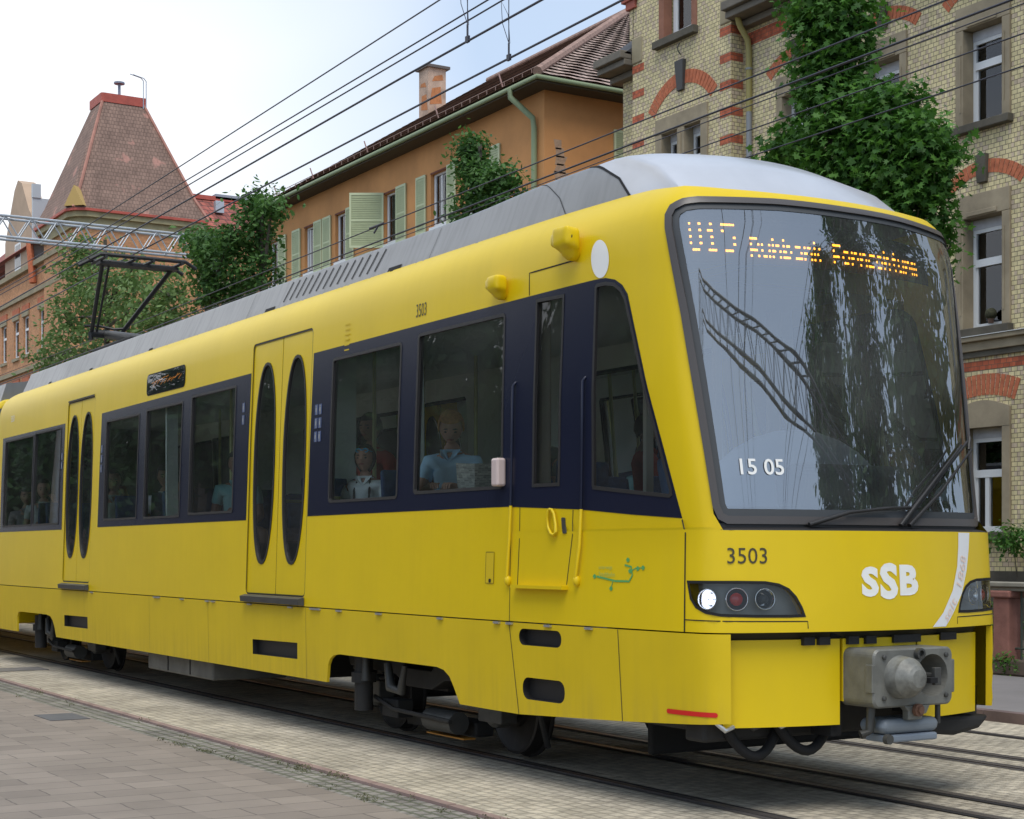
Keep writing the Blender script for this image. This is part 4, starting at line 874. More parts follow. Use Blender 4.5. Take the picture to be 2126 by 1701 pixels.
def win_unit(fr,parent,u0,u1,z0,z1,split=.66,mull=None,style='curtain',d=-.24,fw=.065,tilt=0):
    """white frame with a fixed light above a transom; sits d behind the wall face"""
    zs=z0+(z1-z0)*split; mb=MB(); mb.fr=fr
    mb.box(u0,u0+fw,d-.03,d+.03,z0,z1); mb.box(u1-fw,u1,d-.03,d+.03,z0,z1); mb.box(u0+fw,u1-fw,d-.03,d+.03,z1-fw,z1); mb.box(u0+fw,u1-fw,d-.032,d+.045,z0,z0+fw*1.5); 
    if split<1: mb.box(u0+fw,u1-fw,d-.028,d+.05,zs-.06,zs+.07)
    if mull is not None: um=u0+(u1-u0)*mull; mb.box(um-.045,um+.045,d-.027,d+.037,z0+fw*1.5,zs-.06 if split<1 else z1-fw)
    # sash rims
    for a,b,c,e in (((u0+fw,u1-fw,z0+fw*1.5,zs-.06) if split<1 else (u0+fw,u1-fw,z0+fw*1.5,z1-fw)),):
        mb.box(a+.002,a+.035,d-.02,d+.022,c,e); mb.box(b-.035,b-.002,d-.02,d+.022,c,e)
    w=mb.build('window',WHT,parent)
    bx(fr,'pane',PANE,w,(u0+fw*.6,u1-fw*.6,d-.012,d-.006,z0+fw,z1-fw*.6))
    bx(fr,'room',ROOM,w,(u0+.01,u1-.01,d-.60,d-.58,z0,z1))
    if style=='curtain':
        mb=MB(); mb.fr=fr; n=26; vs=[]
        for i in range(n+1):
            a=u0+.06+(u1-u0-.12)*i/n; dd=d-.12+.02*math.sin(i*1.9)+.01*math.sin(i*3.1); vs+=[(a,dd,z0+.05),(a,dd,zs if split<1 else z1-.08)]
        mb.add(vs,[(2*i,2*i+2,2*i+3,2*i+1) for i in range(n)]); mb.build('curtain',CUR,w,smooth=80)
    elif style=='blind': bx(fr,'blind',BLIND,w,(u0+.06,u1-.06,d-.05,d-.04,z0+.08,zs-.05))
    elif style=='half':
        bx(fr,'curtain',CUR,w,(u0+.06,u0+.06+(u1-u0)*.22,d-.10,d-.09,z0+.05,z1-.1))
    return w
def stone_surround(fr,parent,u0,u1,z0,z1,sw=.17,top=.36,sill=.16,arch=0,m=None,proud=.045):
    m=m or ST; mb=MB(); mb.fr=fr
    mb.box(u0-sw,u0,-.26,proud,z0,z1); mb.box(u1,u1+sw,-.26,proud,z0,z1)
    if not arch: mb.box(u0-sw,u1+sw,-.26,proud+.003,z1,z1+top)
    o=mb.build('stone_surround',m,parent,bevel=.012)
    if arch:
        mb=MB(); mb.fr=fr; P=[(u0-sw,z1)]+[(u0-sw+(u1-u0+2*sw)*k/12,z1+top-arch+arch*math.sin(math.pi*k/12)) for k in range(13)]+[(u1+sw,z1)]
        n=len(P); mb.add([(a,proud+.003,b) for a,b in P]+[(a,-.26,b) for a,b in P],[tuple(range(n)),tuple(range(2*n-1,n-1,-1))]+[(i,(i+1)%n,n+(i+1)%n,n+i) for i in range(n)]); mb.build('arched_lintel',m,o)
    else:
        mb=MB(); mb.fr=fr; mb.box(u0+.10,u1-.10,proud+.004,proud+.03,z1+.02,z1+.10); mb.build('lintel_moulding',m,o,bevel=.01)
        # chamfered inner edge at the jambs
        for a,b in ((u0-sw*.38,u0-sw*.22),(u1+sw*.22,u1+sw*.38)): bx(fr,'jamb_bead',m,o,(a,b,proud+.002,proud+.014,z0+.25,z1-.25))
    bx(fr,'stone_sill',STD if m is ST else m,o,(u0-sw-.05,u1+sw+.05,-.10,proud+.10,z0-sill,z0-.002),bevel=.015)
    return o
def brick_arch(fr,parent,uc,hw,zb,rise,th,n=17,name='brick_arch',d=.012):
    """segmental arch of upright red bricks"""
    Rr=(hw*hw+rise*rise)/(2*rise); a0=math.asin(hw/Rr); zc=zb+rise-Rr; mb=MB(); mb.fr=fr
    for i in range(n):
        t0=-a0+2*a0*i/n+.006; t1=-a0+2*a0*(i+1)/n-.006
        pts=[(uc+Rr*math.sin(t0),zc+Rr*math.cos(t0)),(uc+Rr*math.sin(t1),zc+Rr*math.cos(t1)),(uc+(Rr+th)*math.sin(t1),zc+(Rr+th)*math.cos(t1)),(uc+(Rr+th)*math.sin(t0),zc+(Rr+th)*math.cos(t0))]
        mb.add([(a,d,b) for a,b in pts]+[(a,-.02,b) for a,b in pts],[(0,1,2,3),(0,1,5,4),(1,2,6,5),(2,3,7,6),(3,0,4,7)])
    return mb.build(name,RBA,parent)
def keystone(fr,parent,uc,z0,z1,w0=.15,w1=.22,m=None,d=.10):
    mb=MB(); mb.fr=fr; mb.add([(uc-w0/2,0,z0),(uc+w0/2,0,z0),(uc+w1/2,0,z1),(uc-w1/2,0,z1),(uc-w0/2,d*.7,z0),(uc+w0/2,d*.7,z0),(uc+w1/2,d,z1),(uc-w1/2,d,z1)],[(0,3,2,1),(4,5,6,7),(0,1,5,4),(1,2,6,5),(2,3,7,6),(3,0,4,7)])
    return mb.build('keystone',m or STD,parent,bevel=.012)
# ---------------- brick apartment house on the right ----------------
bh=thing('brick_house','tall yellow brick house with red brick arches and brown stone window frames','house',(21,19,0))
FRM=((21,0,0),(0,1,0),(-1,0,0))
cols=[19.29,21.67,24.02,16.93,14.57,12.2,9.8,7.4]
rows=[(1.78,3.56,.62,'arch'),(5.26,7.16,.66,'flat'),(8.76,10.42,.70,'flat')]
OW=.43
hol=[]
for uc in cols:
    for z0,z1,sp,kd in rows: hol.append(rect(uc-OW-.06,uc+OW+.06,z0-.05,z1+.05))
wall_patch('brick_wall',BR,bh,FRM,rect(6,25.66,1.12,12.3),hol,.27)
wall_patch('brick_wall',BR,bh,FRM,rect(29.08,29.95,1.12,12.3),[],.2)
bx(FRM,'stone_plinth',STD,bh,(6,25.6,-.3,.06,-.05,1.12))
bx(FRM,'house_core',BR,bh,(6,29.9,-12,-.9,0,12.3))
bx(FRM,'side_wall',BR,bh,(29.9,29.95,-12,-.01,0,12.3))
styles={(0,0):'dark',(0,1):'curtain',(0,2):'blind',(1,0):'curtain',(1,1):'curtain',(1,2):'half',(2,0):'half',(2,1):'curtain',(2,2):'half'}
for i,uc in enumerate(cols):
    for j,(z0,z1,sp,kd) in enumerate(rows):
        st=styles.get((i,j),'curtain')
        win_unit(FRM,bh,uc-OW+.02,uc+OW-.006,z0,z1-.17,sp,mull=.62 if j==0 else None,style=st)
        bx(FRM,'blind_box',mat('pale_blind_box',(.50,.51,.55),rough=.7,var=.15,vscale=5),bh,(uc-OW+.02,uc+OW-.006,-.28,-.20,z1-.17,z1-.002))
        stone_surround(FRM,bh,uc-OW,uc+OW,z0,z1,top=.40 if j else .46,sill=.14,arch=.14 if j==0 else 0)
        if j==0: brick_arch(FRM,bh,uc,.68,z1+.42,.13,.36,15)
        else: brick_arch(FRM,bh,uc,.80,z1+.42,.30,.23,19); keystone(FRM,bh,uc,z1+.56,z1+1.04,.20,.24)
# potted plant on a window sill
pt=thing('potted_plant','small potted cactus ball on the first floor window sill of the brick house','plant',(21.05,19.35,5.3))
mb=MB(); mb.disc((21.10,19.22,5.33),(0,0,1),[(0,.045),(.09,.06),(.09,.05)],14); mb.build('pot',mat('brown_pot',(.12,.07,.05)),pt,smooth=40)
mb=MB(); mb.ell((21.10,19.22,5.49),(.105,.105,.10),12,8); o=mb.build('foliage',mat('dull_cactus_green',(.05,.05,.025),rough=.9,var=.5,vscale=30,bump=1,bscale=60),pt,smooth=80)
# string course, red bands, frieze, eaves
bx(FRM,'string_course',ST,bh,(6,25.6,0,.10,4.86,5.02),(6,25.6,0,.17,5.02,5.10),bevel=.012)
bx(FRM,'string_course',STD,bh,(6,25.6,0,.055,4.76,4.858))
bx(FRM,'metal_flashing',mat('pale_flashing',(.55,.56,.55),rough=.5),bh,(6,25.6,.0,.19,5.102,5.116))
bx(FRM,'red_brick_band',RB,bh,(6,25.62,-.01,.006,4.54,4.70)); bx(FRM,'red_brick_band',RB,bh,(6,25.62,-.01,.006,11.72,11.98))
for a,b in ((6,25.6),(29.12,30.2)):
    bx(FRM,'eaves',mat('grey_brown_eaves',(.17,.15,.12),rough=.8,var=.2,vscale=2),bh,(a,b,-.2,.20,12.06,12.20),(a,b,-.2,.55,12.20,12.34),(a,b,.35,.66,12.34,12.52),bevel=.02)
mb=MB(); mb.prism([(21-.6,12.45),(26,16.6),(33,12.45)],6,25.6,lambda a,b,d:(a,d,b)); mb.build('roof',mat('dark_slate',(.06,.06,.065),rough=.8),bh)
mb=MB(); mb.prism([(21-.55,12.45),(26,16.6),(33,12.45)],29.12,30.2,lambda a,b,d:(a,d,b)); mb.build('roof',mat('dark_slate',(.06,.06,.065),rough=.8),bh)
# projecting gable bay
FRB=((20.66,0,0),(0,1,0),(-1,0,0)); u0,u1=25.655,29.09
bh2=[rect(26.55,28.05,8.70,10.5),rect(26.55,28.05,5.2,7.18),rect(26.9,27.97,12.40,14.4)]
wall_patch('bay_wall',BR,bh,FRB,rect(u0,u1,1.12,15.0),bh2,.27)
bx(FRB,'bay_side_wall',BR,bh,(u0-.001,u0,-.36,0,1.12,15.0),(u1,u1+.001,-.36,0,1.12,15.0),(u0,u1,-.34,-.30,12.3,15))
bx(FRB,'stone_plinth',STD,bh,(u0-.05,u1+.05,-.3,.06,-.05,1.12))
for a,b,c,d in bh2[:4] if False else [(26.62,27.18,8.76,10.42),(27.42,27.98,8.76,10.42),(26.62,27.18,5.26,7.1),(27.42,27.98,5.26,7.1)]:
    win_unit(FRB,bh,a+.03,b-.01,c,d-.15,.66,style='half')
    bx(FRB,'blind_box',mat('pale_blind_box',(.5,.51,.55)),bh,(a+.03,b-.01,-.28,-.2,d-.15,d))
for z0,z1 in ((8.76,10.42),(5.26,7.1)):
    mb=MB(); mb.fr=FRB; mb.box(26.40,26.62,-.26,.045,z0,z1); mb.box(27.98,28.20,-.26,.045,z0,z1); mb.box(27.18,27.42,-.26,.05,z0,z1); mb.box(26.40,28.20,-.26,.048,z1,z1+.34); so=mb.build('stone_surround',ST,bh,bevel=.012)
    bx(FRB,'stone_sill',STD,so,(26.35,28.25,-.1,.12,z0-.14,z0-.002),bevel=.012)
    mb=MB(); mb.fr=FRB; mb.tube([(27.30,.06,z0+.1),(27.30,.06,z1-.1)],.04,8); mb.build('mullion_shaft',ST,so,smooth=50)
    brick_arch(FRB,bh,27.30,.98,z1+.42,.50,.28,23); keystone(FRB,bh,27.30,z1+.78,z1+1.42,.20,.30,mat('iron_ornament',(.05,.05,.05),rough=.6))
win_unit(FRB,bh,27.0,27.88,12.47,14.3,1.0,style='half',fw=.10)
bx(FRB,'brown_surround',mat('reddish_brown_surround',(.27,.12,.075),rough=.85,var=.15,vscale=4),bh,(26.78,26.95,-.2,.02,12.45,14.6),(27.92,28.10,-.2,.02,12.45,14.6)); bx(FRB,'stone_sill',STD,bh,(26.74,28.20,-.1,.14,12.28,12.44),bevel=.012)
mb=MB(); mb.fr=FRB; mb.tube([(27.28,.05,11.95),(27.28,.12,12.02),(27.28,.13,12.1),(27.22,.12,12.18)],.012,6); mb.build('iron_hook',mat('iron_ornament',(.05,.05,.05)),bh,smooth=50)
for k in range(0,14):
    z=12.06-.555*k
    if z<1.4: break
    bx(FRB,'red_quoin',RB,bh,(u0-.006,u0+.36+.08*(k%2)*0,-.30,.008,z-.085,z+.085)); bx(FRB,'red_quoin',RB,bh,(u1-.42,u1+.006,-.30,.008,z-.085+.02,z+.085+.02)); bx(FRM,'red_quoin',RB,bh,(29.10,29.5,-.01,.008,z-.37,z-.20))
bx(FRB,'kneeler_stone',STL,bh,(u0-.02,u0+.34,-.3,.03,12.2,12.72),(u0-.22,u0+.02,-.3,.03,12.42,12.72),bevel=.03)
bx(FRB,'kneeler_stone',STL,bh,(u1-.36,u1+.02,-.3,.03,12.2,12.78),bevel=.03)
bx(FRB,'gable_coping',mat('dull_red_coping',(.36,.10,.07),rough=.8),bh,(u1-.25,u1+.32,-.3,.10,13.62,13.76),(u1-.15,u1+.20,-.3,.06,13.44,13.62),bevel=.01)
bx(FRB,'gable_shoulder',BR,bh,(u1-.02,u1+.12,-.3,.0,12.78,13.44))
# downpipe
dp=MB(); dp.tube([(20.62,25.42,12.25),(20.70,25.42,12.05),(20.90,25.42,11.80),(20.93,25.42,11.55),(20.93,25.42,10.35)],.062,12); d1=dp.build('downpipe',mat('ochre_pipe_paint',(.34,.29,.10),rough=.6),bh,smooth=50)
dp=MB(); dp.tube([(20.93,25.42,10.35),(20.93,25.42,0)],.060,12); dp.build('lower_pipe',mat('grey_zinc_pipe',(.26,.27,.28),rough=.5),d1,smooth=50)
for z in (11.2,9.4,7.4): dp=MB(); dp.tube([(20.93,25.42,z),(20.93,25.42,z+.04)],.072,12); dp.build('pipe_clamp',mat('grey_zinc_pipe',(.26,.27,.28)),d1)
# ---------------- front garden wall with piers and railing ----------------
RS=mat('red_sandstone',(.30,.135,.105),rough=.9,var=.25,vscale=4,bump=.3,bscale=40)
gw=thing('garden_wall','low stone wall with grey coping beam and iron railing before the brick house','garden wall',(14.95,14,0))
mb=MB(); mb.box(14.85,15.05,2,40,-.02,.17); mb.build('wall_base',mat('brown_base_stone',(.17,.125,.10),rough=.9,var=.3,vscale=3),gw,bevel=.02)
mb=MB(); mb.box(14.84,15.06,2,40,.98,1.03); mb.box(14.80,15.10,2,40,1.03,1.085); mb.build('coping_beam',mat('grey_coping_stone',(.25,.235,.19),rough=.9,var=.25,vscale=3),gw,bevel=.012)
mb=MB(); y=2.1
while y<30: mb.tube([(14.95,y,.16),(14.95,y,.99)],.013,6); y+=.13
mb.tube([(14.95,2,.30),(14.95,30,.30)],.014,6); mb.build('iron_railing',mat('dull_green_iron',(.06,.075,.06),rough=.7),gw)
for y in (13.36,16.3,19.2,10.5,7.6,22.1):
    mb=MB(); mb.box(14.83,15.07,y-.12,y+.12,.15,.90); p=mb.build('pier',RS,gw,bevel=.015)
    mb=MB(); mb.box(14.79,15.11,y-.17,y+.17,.90,.985); mb.build('pier_cap',RS,p,bevel=.02)
# ---------------- orange house ----------------
oh=thing('orange_house','long orange plastered house with pale green shutters and brown hipped tile roof','house',(21.5,43,0))
ORP=mat('orange_plaster',(.60,.285,.105),rough=.9,var=.13,vscale=.8,bump=.1,bscale=60)
GRN=mat('pale_green_shutter',(.43,.48,.29),rough=.7,var=.06,vscale=4); GRF=mat('light_green_shutter_frame',(.55,.61,.39),rough=.6)
GUTR=mat('green_gutter_paint',(.24,.30,.17),rough=.6)
FRO=((21.5,0,0),(0,1,0),(-1,0,0)); FRS=((0,34.1,0),(1,0,0),(0,-1,0))
# window openings (y0,y1) on the street side
OWN=[(36.98,37.9),(39.1,40.1),(42.2,43.05),(45.65,46.5),(48.1,48.9),(51.15,51.9)]
levels=[(10.58,12.08),(7.2,8.8),(3.9,5.5)]
hol=[rect(a,b,z0,z1) for a,b in OWN for z0,z1 in levels]
wall_patch('street_wall',ORP,oh,FRO,rect(34.1,52.0,0,13.15),hol,.18)
wall_patch('side_wall',ORP,oh,FRS,rect(21.5,40,0,13.15),[],.1)
mb=MB(); mb.add([(21.5,52.0,0),(40,52.0,0),(40,52.0,13.15),(30.5,52.0,18.5),(21.5,52.0,13.15)],[(0,1,2,3,4)]); mb.build('end_wall',ORP,oh)
for i,(a,b) in enumerate(OWN):
    for j,(z0,z1) in enumerate(levels):
        if j==2: continue
        w=win_unit(FRO,oh,a+.02,b-.02,z0,z1,1.0,mull=None,style='half' if i!=2 else 'dark',d=-.13,fw=.055)
        if i in (0,1,4): bx(FRO,'tilted_sash',WHT,w,(a+.42,a+.47,-.10,-.05,z0+.1,z1-.1))
        bx(FRO,'white_sill',WHT,oh,(a-.03,b+.03,-.05,.05,z0-.07,z0-.002))
        bx(FRO,'lintel_board',mat('dark_red_reveal',(.16,.05,.03),rough=.8),oh,(a-.01,b+.01,-.12,.015,z1+.001,z1+.05))  # dark red strip across the window head
def shutter(fr,par,ua,ub,z0,z1,ang=0,hinge=None):
    """flat against the wall, or swung open by ang about ua"""
    w=ub-ua; T0=Vector(fr[1]); N0=Vector(fr[2]); O=Vector(fr[0])+T0*ua
    c,s=math.cos(ang),math.sin(ang); T2=T0*c+N0*s; N2=N0*c-T0*s; f2=(tuple(O),tuple(T2),tuple(N2))
    o=bx(f2,'shutter',GRN,par,(.04,w-.04,.03,.05,z0+.04,z1-.04))
    bx(f2,'shutter_frame',GRF,o,(0,.055,.02,.065,z0,z1),(w-.055,w,.02,.065,z0,z1),(.055,w-.055,.02,.064,z0,z0+.07),(.055,w-.055,.02,.064,z1-.07,z1),(.055,w-.055,.02,.064,(z0+z1)/2-.025,(z0+z1)/2+.025))
    mb=MB(); mb.fr=f2; n=22
    for k in range(n): zz=z0+.09+(z1-z0-.18)*k/n; mb.box(.06,w-.06,.049,.060,zz,zz+.026)
    mb.build('louvres',GRN,o); return o
for z0,z1 in levels[:2]:
    for a,b in ((36.22,36.74),(38.6,39.08),(40.35,40.92),(41.57,42.18),(45.08,45.62),(46.77,47.36),(47.46,48.06),(49.18,49.82),(50.37,51.0)):
        shutter(FRO,oh,a,b,z0-.08,z1+.06)
    shutter(FRO,oh,43.08,43.08+1.02,z0-.08,z1+.06,ang=R(58))
shutter(FRS,oh,23.6,24.2,11.0,12.3)
bx(FRO,'flower_box_shelf',GRN,oh,(43.0,44.4,.0,.45,10.30,10.36)) 
# eaves, gutter, roof
e=.55; zE=13.12
mb=MB(); mb.box(21.5-e,21.5,34.1-e,52.4,zE-.10,zE); mb.box(21.5,40.6,34.1-e,34.1,zE-.10,zE); mb.build('soffit',mat('dark_brown_soffit',(.07,.055,.035),rough=.9),oh)
mb=MB(); mb.tube([(21.5-e-.04,52.4,zE+.0),(21.5-e-.04,34.1-e-.04,zE+.0),(40.6,34.1-e-.04,zE+.0)],.060,10); mb.build('gutter',GUTR,oh,smooth=50)
TILE=brick('brown_roof_tiles',(.46,.34,.285),(.40,.29,.24),(.20,.14,.115),bw=.24,bh=.20,mortar=.02,var=.3,rough=.85,bump=1.0,mode='wall',stain=.25,dist=.03)
x0,y0=21.5-e,34.1-e; hp=9.6; zr=zE+.08+hp*.62; x1=x0+2*hp; y1=52.4
P=[(x0,y0,zE+.08),(x1,y0,zE+.08),(x1,y1,zE+.08),(x0,y1,zE+.08),(x0+hp,y0+hp,zr),(x0+hp,y1,zr)]
mb=MB(); mb.add(P,[(0,1,4),(0,4,5,3),(1,2,5,4),(3,5,2)]); ro=mb.build('roof',TILE,oh)
# rows of tiles as real steps on the side facing us, and along the street side
rt=MB(); nr=34
for k in range(nr):
    t0=k/nr; t1=(k+1)/nr
    def pt(t,a): # side slope facing -y ; a along x
        return (x0+hp*t+(x1-x0-2*hp*t)*a, y0+hp*t, zE+.08+hp*.62*t)
    A,B=pt(t0,0),pt(t0,1); nn=Vector((0,-.5,.87))*.05; n=44
    vs=[];
    for i in range(n+1):
        a=i/n
        q0=Vector(pt(t0,a)); q1=Vector(pt(t1,a)); w=0
        vs+= [tuple(q0+nn*(.8 if i%2 else 1.3)),tuple(q1+nn*.25)]
    fs=[(2*i,2*i+2,2*i+3,2*i+1) for i in range(n)]
    rt.add(vs,fs)
rt.build('tile_rows',TILE,ro)
rt=MB()
for k in range(nr):
    t0=k/nr;t1=(k+1)/nr; nn=Vector((-.5,0,.87))*.06
    def pt(t,a): return (x0+hp*t,y0+hp*t+(y1-y0-hp*t)*a,zE+.08+hp*.62*t)
    vs=[tuple(Vector(pt(t0,0))+nn),tuple(Vector(pt(t0,1))+nn),tuple(Vector(pt(t1,1))+nn*.2),tuple(Vector(pt(t1,0))+nn*.2)]; rt.add(vs,[(0,1,2,3)])
rt.build('tile_rows',TILE,ro)
mb=MB(); mb.tube([(x0+hp*k/20,y0+hp*k/20,zE+.14+hp*.62*k/20) for k in range(21)],.12,8); mb.tube([(x0+hp,y0+hp,zr+.05),(x0+hp,y1,zr+.05)],.12,8); mb.build('ridge_tiles',mat('brown_ridge_tile',(.30,.19,.15),rough=.9,var=.3,vscale=6),ro)
for y in (36,39.5,44,48,51): 
    mb=MB(); mb.tube([(x0+.5,y,zE+.35),(x0+.35,y,zE+.75)],.02,6); mb.build('snow_hook',mat('pink_metal',(.45,.3,.27)),ro)
mb=MB(); y=34
while y<52.2: mb.tube([(x0+.4,y,zE+.25),(x0+.4,y,zE+.5)],.012,5); y+=.45
mb.tube([(x0+.4,34,zE+.5),(x0+.4,52.2,zE+.5)],.012,5); mb.build('snow_guard',mat('rusty_guard',(.25,.17,.14)),ro)
mb=MB(); mb.tube([(21.5-e-.05,34.75,zE-.02),(21.5-e-.05,34.75,zE-.22),(21.5-.12,34.45,zE-.75),(21.5-.10,34.42,zE-1.0),(21.5-.10,34.42,0)],.075,12); mb.build('downpipe',GUTR,oh,smooth=50)
mb=MB(); mb.fr=FRS
for k in range(9):
    z=11.7-.2*k; mb.add([(21.85+rnd.uniform(-.1,.05),.002,z-.12),(22.0+rnd.uniform(0,.25),.002,z-.12),(22.0+rnd.uniform(0,.25),.002,z+.12),(21.85+rnd.uniform(-.1,.05),.002,z+.12)],[(0,1,2,3)])
mb.build('peeled_plaster',mat('pale_peeled_plaster',(.45,.30,.20),rough=.95,var=.2,vscale=8),oh)
chm=MB(); cy0=51.3; cx0=27.4; chm.box(cx0,cx0+.72,cy0,cy0+.72,15.5,18.95); co=chm.build('chimney',mat('patched_chimney_plaster',(.50,.36,.27),rough=.9,var=.35,vscale=1.6,bump=.2,bscale=20),oh)
mb=MB(); mb.box(cx0-.10,cx0+.85,cy0-.10,cy0+.82,18.95,19.05); mb.build('chimney_cap',mat('dark_cap',(.12,.10,.09)),co)
mb=MB(); 
for (a,b,c,d) in ((.05,.55,17.6,18.3),(.1,.5,16.8,17.3),(.15,.62,18.45,18.75)):
    mb.add([(cx0+a,cy0-.004,c),(cx0+b,cy0-.004,c+.1),(cx0+b-.05,cy0-.004,d),(cx0+a+.1,cy0-.004,d-.1)],[(0,1,2,3)])
    mb.add([(cx0-.004,cy0+a,c-.2),(cx0-.004,cy0+b,c-.1),(cx0-.004,cy0+b-.05,d-.3),(cx0-.004,cy0+a+.1,d-.3)],[(0,3,2,1)])
mb.build('bare_brick_patch',mat('orange_patch',(.50,.20,.08),rough=.9,var=.2,vscale=9),co)
# ---------------- tower house at the corner ----------------
th=thing('tower_house','ochre and orange brick corner house with tall truncated red tile spire roof','house',(23,77,0))
OB=brick('orange_brick_facade',(.60,.29,.13),(.54,.25,.11),(.40,.24,.14),bw=.25,bh=.08,mortar=.008,var=.15,bump=0,stain=.15)  # brick tones raised, putting some distance haze into the colour
OCH=mat('muted_orange_plaster',(.50,.36,.25),rough=.9,var=.12,vscale=.6)
TT=brick('old_red_roof_tiles',(.27,.175,.135),(.24,.155,.12),(.14,.09,.07),bw=.17,bh=.19,mortar=.013,var=.12,rough=.9,bump=.4,mode='wall',stain=.22,dist=.03,patchc=((.36,.19,.15),1.1,.63))
RT2=brick('red_roof_tiles',(.36,.10,.07),(.28,.08,.06),(.10,.04,.03),bw=.5,bh=.32,mortar=.03,var=.3,rough=.85,bump=.8,mode='wall',stain=.2)
REDM=mat('red_metal_flashing',(.45,.09,.06),rough=.6,var=.2,vscale=2)
FRT=((0,74.7,0),(1,0,0),(0,-1,0)); FRL=((21.4,0,0),(0,1,0),(-1,0,0))
thol=[rect(23.9,25.9,12.2,14.15),rect(22.2,23.0,15.4,16.7),rect(24.3,25.0,15.4,16.7),rect(25.5,26.2,15.4,16.7),rect(26.4,27.3,15.4,16.7),rect(23.9,25.9,8.6,10.6),rect(28.6,30.0,12.2,14.1),rect(31.5,33,12.2,14.1)]
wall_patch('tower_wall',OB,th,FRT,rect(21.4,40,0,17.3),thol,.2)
for (a,_),(b,__),(___,z1),q in [(t[0],t[1],t[2],t) for t in thol]:
    z0=q[0][1]; win_unit(FRT,th,a,b,z0,z1,.62,mull=.5 if b-a>1.2 else None,style='curtain',d=-.12,fw=.09)
    bx(FRT,'stone_lintel',STL,th,(a-.2,b+.2,0,.06,z1,z1+.35)); bx(FRT,'stone_sill',STL,th,(a-.15,b+.15,0,.10,z0-.2,z0))
lhol=[rect(y,y+1.0,z,z+2.0) for y in (77.0,80.5,83.6,85.6,88.2,91) for z in (4.2,7.9,11.6)]+[rect(85.2,86.5,15.6,17.3)]
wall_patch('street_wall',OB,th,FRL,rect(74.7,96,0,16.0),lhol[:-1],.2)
for L in lhol[:-1]:
    a,b,z0,z1=L[0][0],L[1][0],L[0][1],L[2][1]; win_unit(FRL,th,a,b,z0,z1,.66,style='curtain',d=-.12,fw=.08); bx(FRL,'stone_lintel',STL,th,(a-.15,b+.15,0,.08,z1,z1+.3)); bx(FRL,'red_arch',RBA,th,(a-.2,b+.2,0,.05,z1+.3,z1+.6)); bx(FRL,'stone_sill',STL,th,(a-.15,b+.15,0,.10,z0-.15,z0))
for z in (7.0,10.7,14.5): bx(FRL,'string_course',STL,th,(75,96,0,.15,z,z+.22)); bx(FRT,'string_course',STL,th,(21.5,40,0,.12,z,z+.2))
# gabled dormer front on the street side (ochre) with grey cladding to its side
mb=MB(); mb.prism([(82.6,15.9),(88.3,15.9),(88.3,18.0),(86.3,20.5),(85.6,20.9),(84.8,20.6),(83.4,19.0),(82.6,18.4)],21.35,22.2,lambda a,b,d:(d,a,b)); mb.build('street_gable',OCH,th)
mb=MB(); mb.box(21.3,22.6,82.4,82.58,15.7,19.4); mb.box(21.28,21.7,82.35,82.59,19.4,20.1); mb.build('grey_cladding',mat('grey_metal_cladding',(.50,.54,.57),rough=.5),th)
bx(FRL,'gable_window',WHT,th,(85.0,86.2,.0,.06,16.2,17.6)); bx(FRL,'gable_pane',mat('dark_pane',(.05,.06,.07),rough=.1),th,(85.12,86.08,.06,.065,16.3,17.5))
bx(FRL,'string_course',STL,th,(74.9,96,0,.22,15.85,16.1))
mb=MB(); mb.tube([(21.1,82.3,17.2),(21.2,82.0,15.0)],.18,8); mb.build('oriel_bracket',RBA,th)
# tower cornice
xw,ye=27.35,80.4
oct_=[(21.05,75.1),(21.3,74.6),(21.8,74.35),(xw,74.35),(xw,ye),(21.05,ye)]
def ring(P,k,cx_=24.2,cy_=77.3): return [(cx_+(x-cx_)*k,cy_+(y-cy_)*k) for x,y in P]
mb=MB(); mb.prism(ring(oct_,.97),16.6,17.05,lambda a,b,d:(a,b,d)); mb.prism(ring(oct_,1.03),17.05,17.3,lambda a,b,d:(a,b,d)); mb.build('tower_cornice',mat('dull_yellow_cornice',(.36,.31,.17),rough=.8,var=.2,vscale=2),th)
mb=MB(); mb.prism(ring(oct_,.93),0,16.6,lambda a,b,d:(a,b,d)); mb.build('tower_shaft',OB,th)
mb=MB(); mb.prism(ring(oct_,1.07),17.3,17.42,lambda a,b,d:(a,b,d)); mb.build('red_eaves_edge',REDM,th)
top=[(22.98,76.25),(23.0,76.15),(23.1,76.1),(25.0,76.1),(25.0,77.9),(22.98,77.9)]
zt=23.1; lo=ring(oct_,1.07)
mb=MB(); midk=.22; mid=[(lo[i][0]*.8+top[i][0]*.2,lo[i][1]*.8+top[i][1]*.2) for i in range(6)]
mb.add([(a,b,17.42) for a,b in lo]+[(a,b,18.35) for a,b in mid]+[(a,b,zt) for a,b in top],[(i,(i+1)%6,6+(i+1)%6,6+i) for i in range(6)]+[(6+i,6+(i+1)%6,12+(i+1)%6,12+i) for i in range(6)]+[tuple(range(12,18))]); sp=mb.build('spire_roof',TT,th)
mb=MB()
for i in (1,3): mb.tube([(lo[i][0],lo[i][1],17.44),(mid[i][0],mid[i][1],18.38),(top[i][0],top[i][1],zt)],.08,6)
mb.build('hip_flashing',mat('pinkish_hip_tile',(.42,.20,.15),rough=.8,var=.2,vscale=3),sp)
mb=MB(); tc_=(24.0,77.0)
mb.prism([(tc_[0]+(a-tc_[0])*1.08,tc_[1]+(b-tc_[1])*1.08) for a,b in top],zt-.1,zt+.33,lambda a,b,d:(a,b,d)); mb.build('roof_crown',REDM,sp)
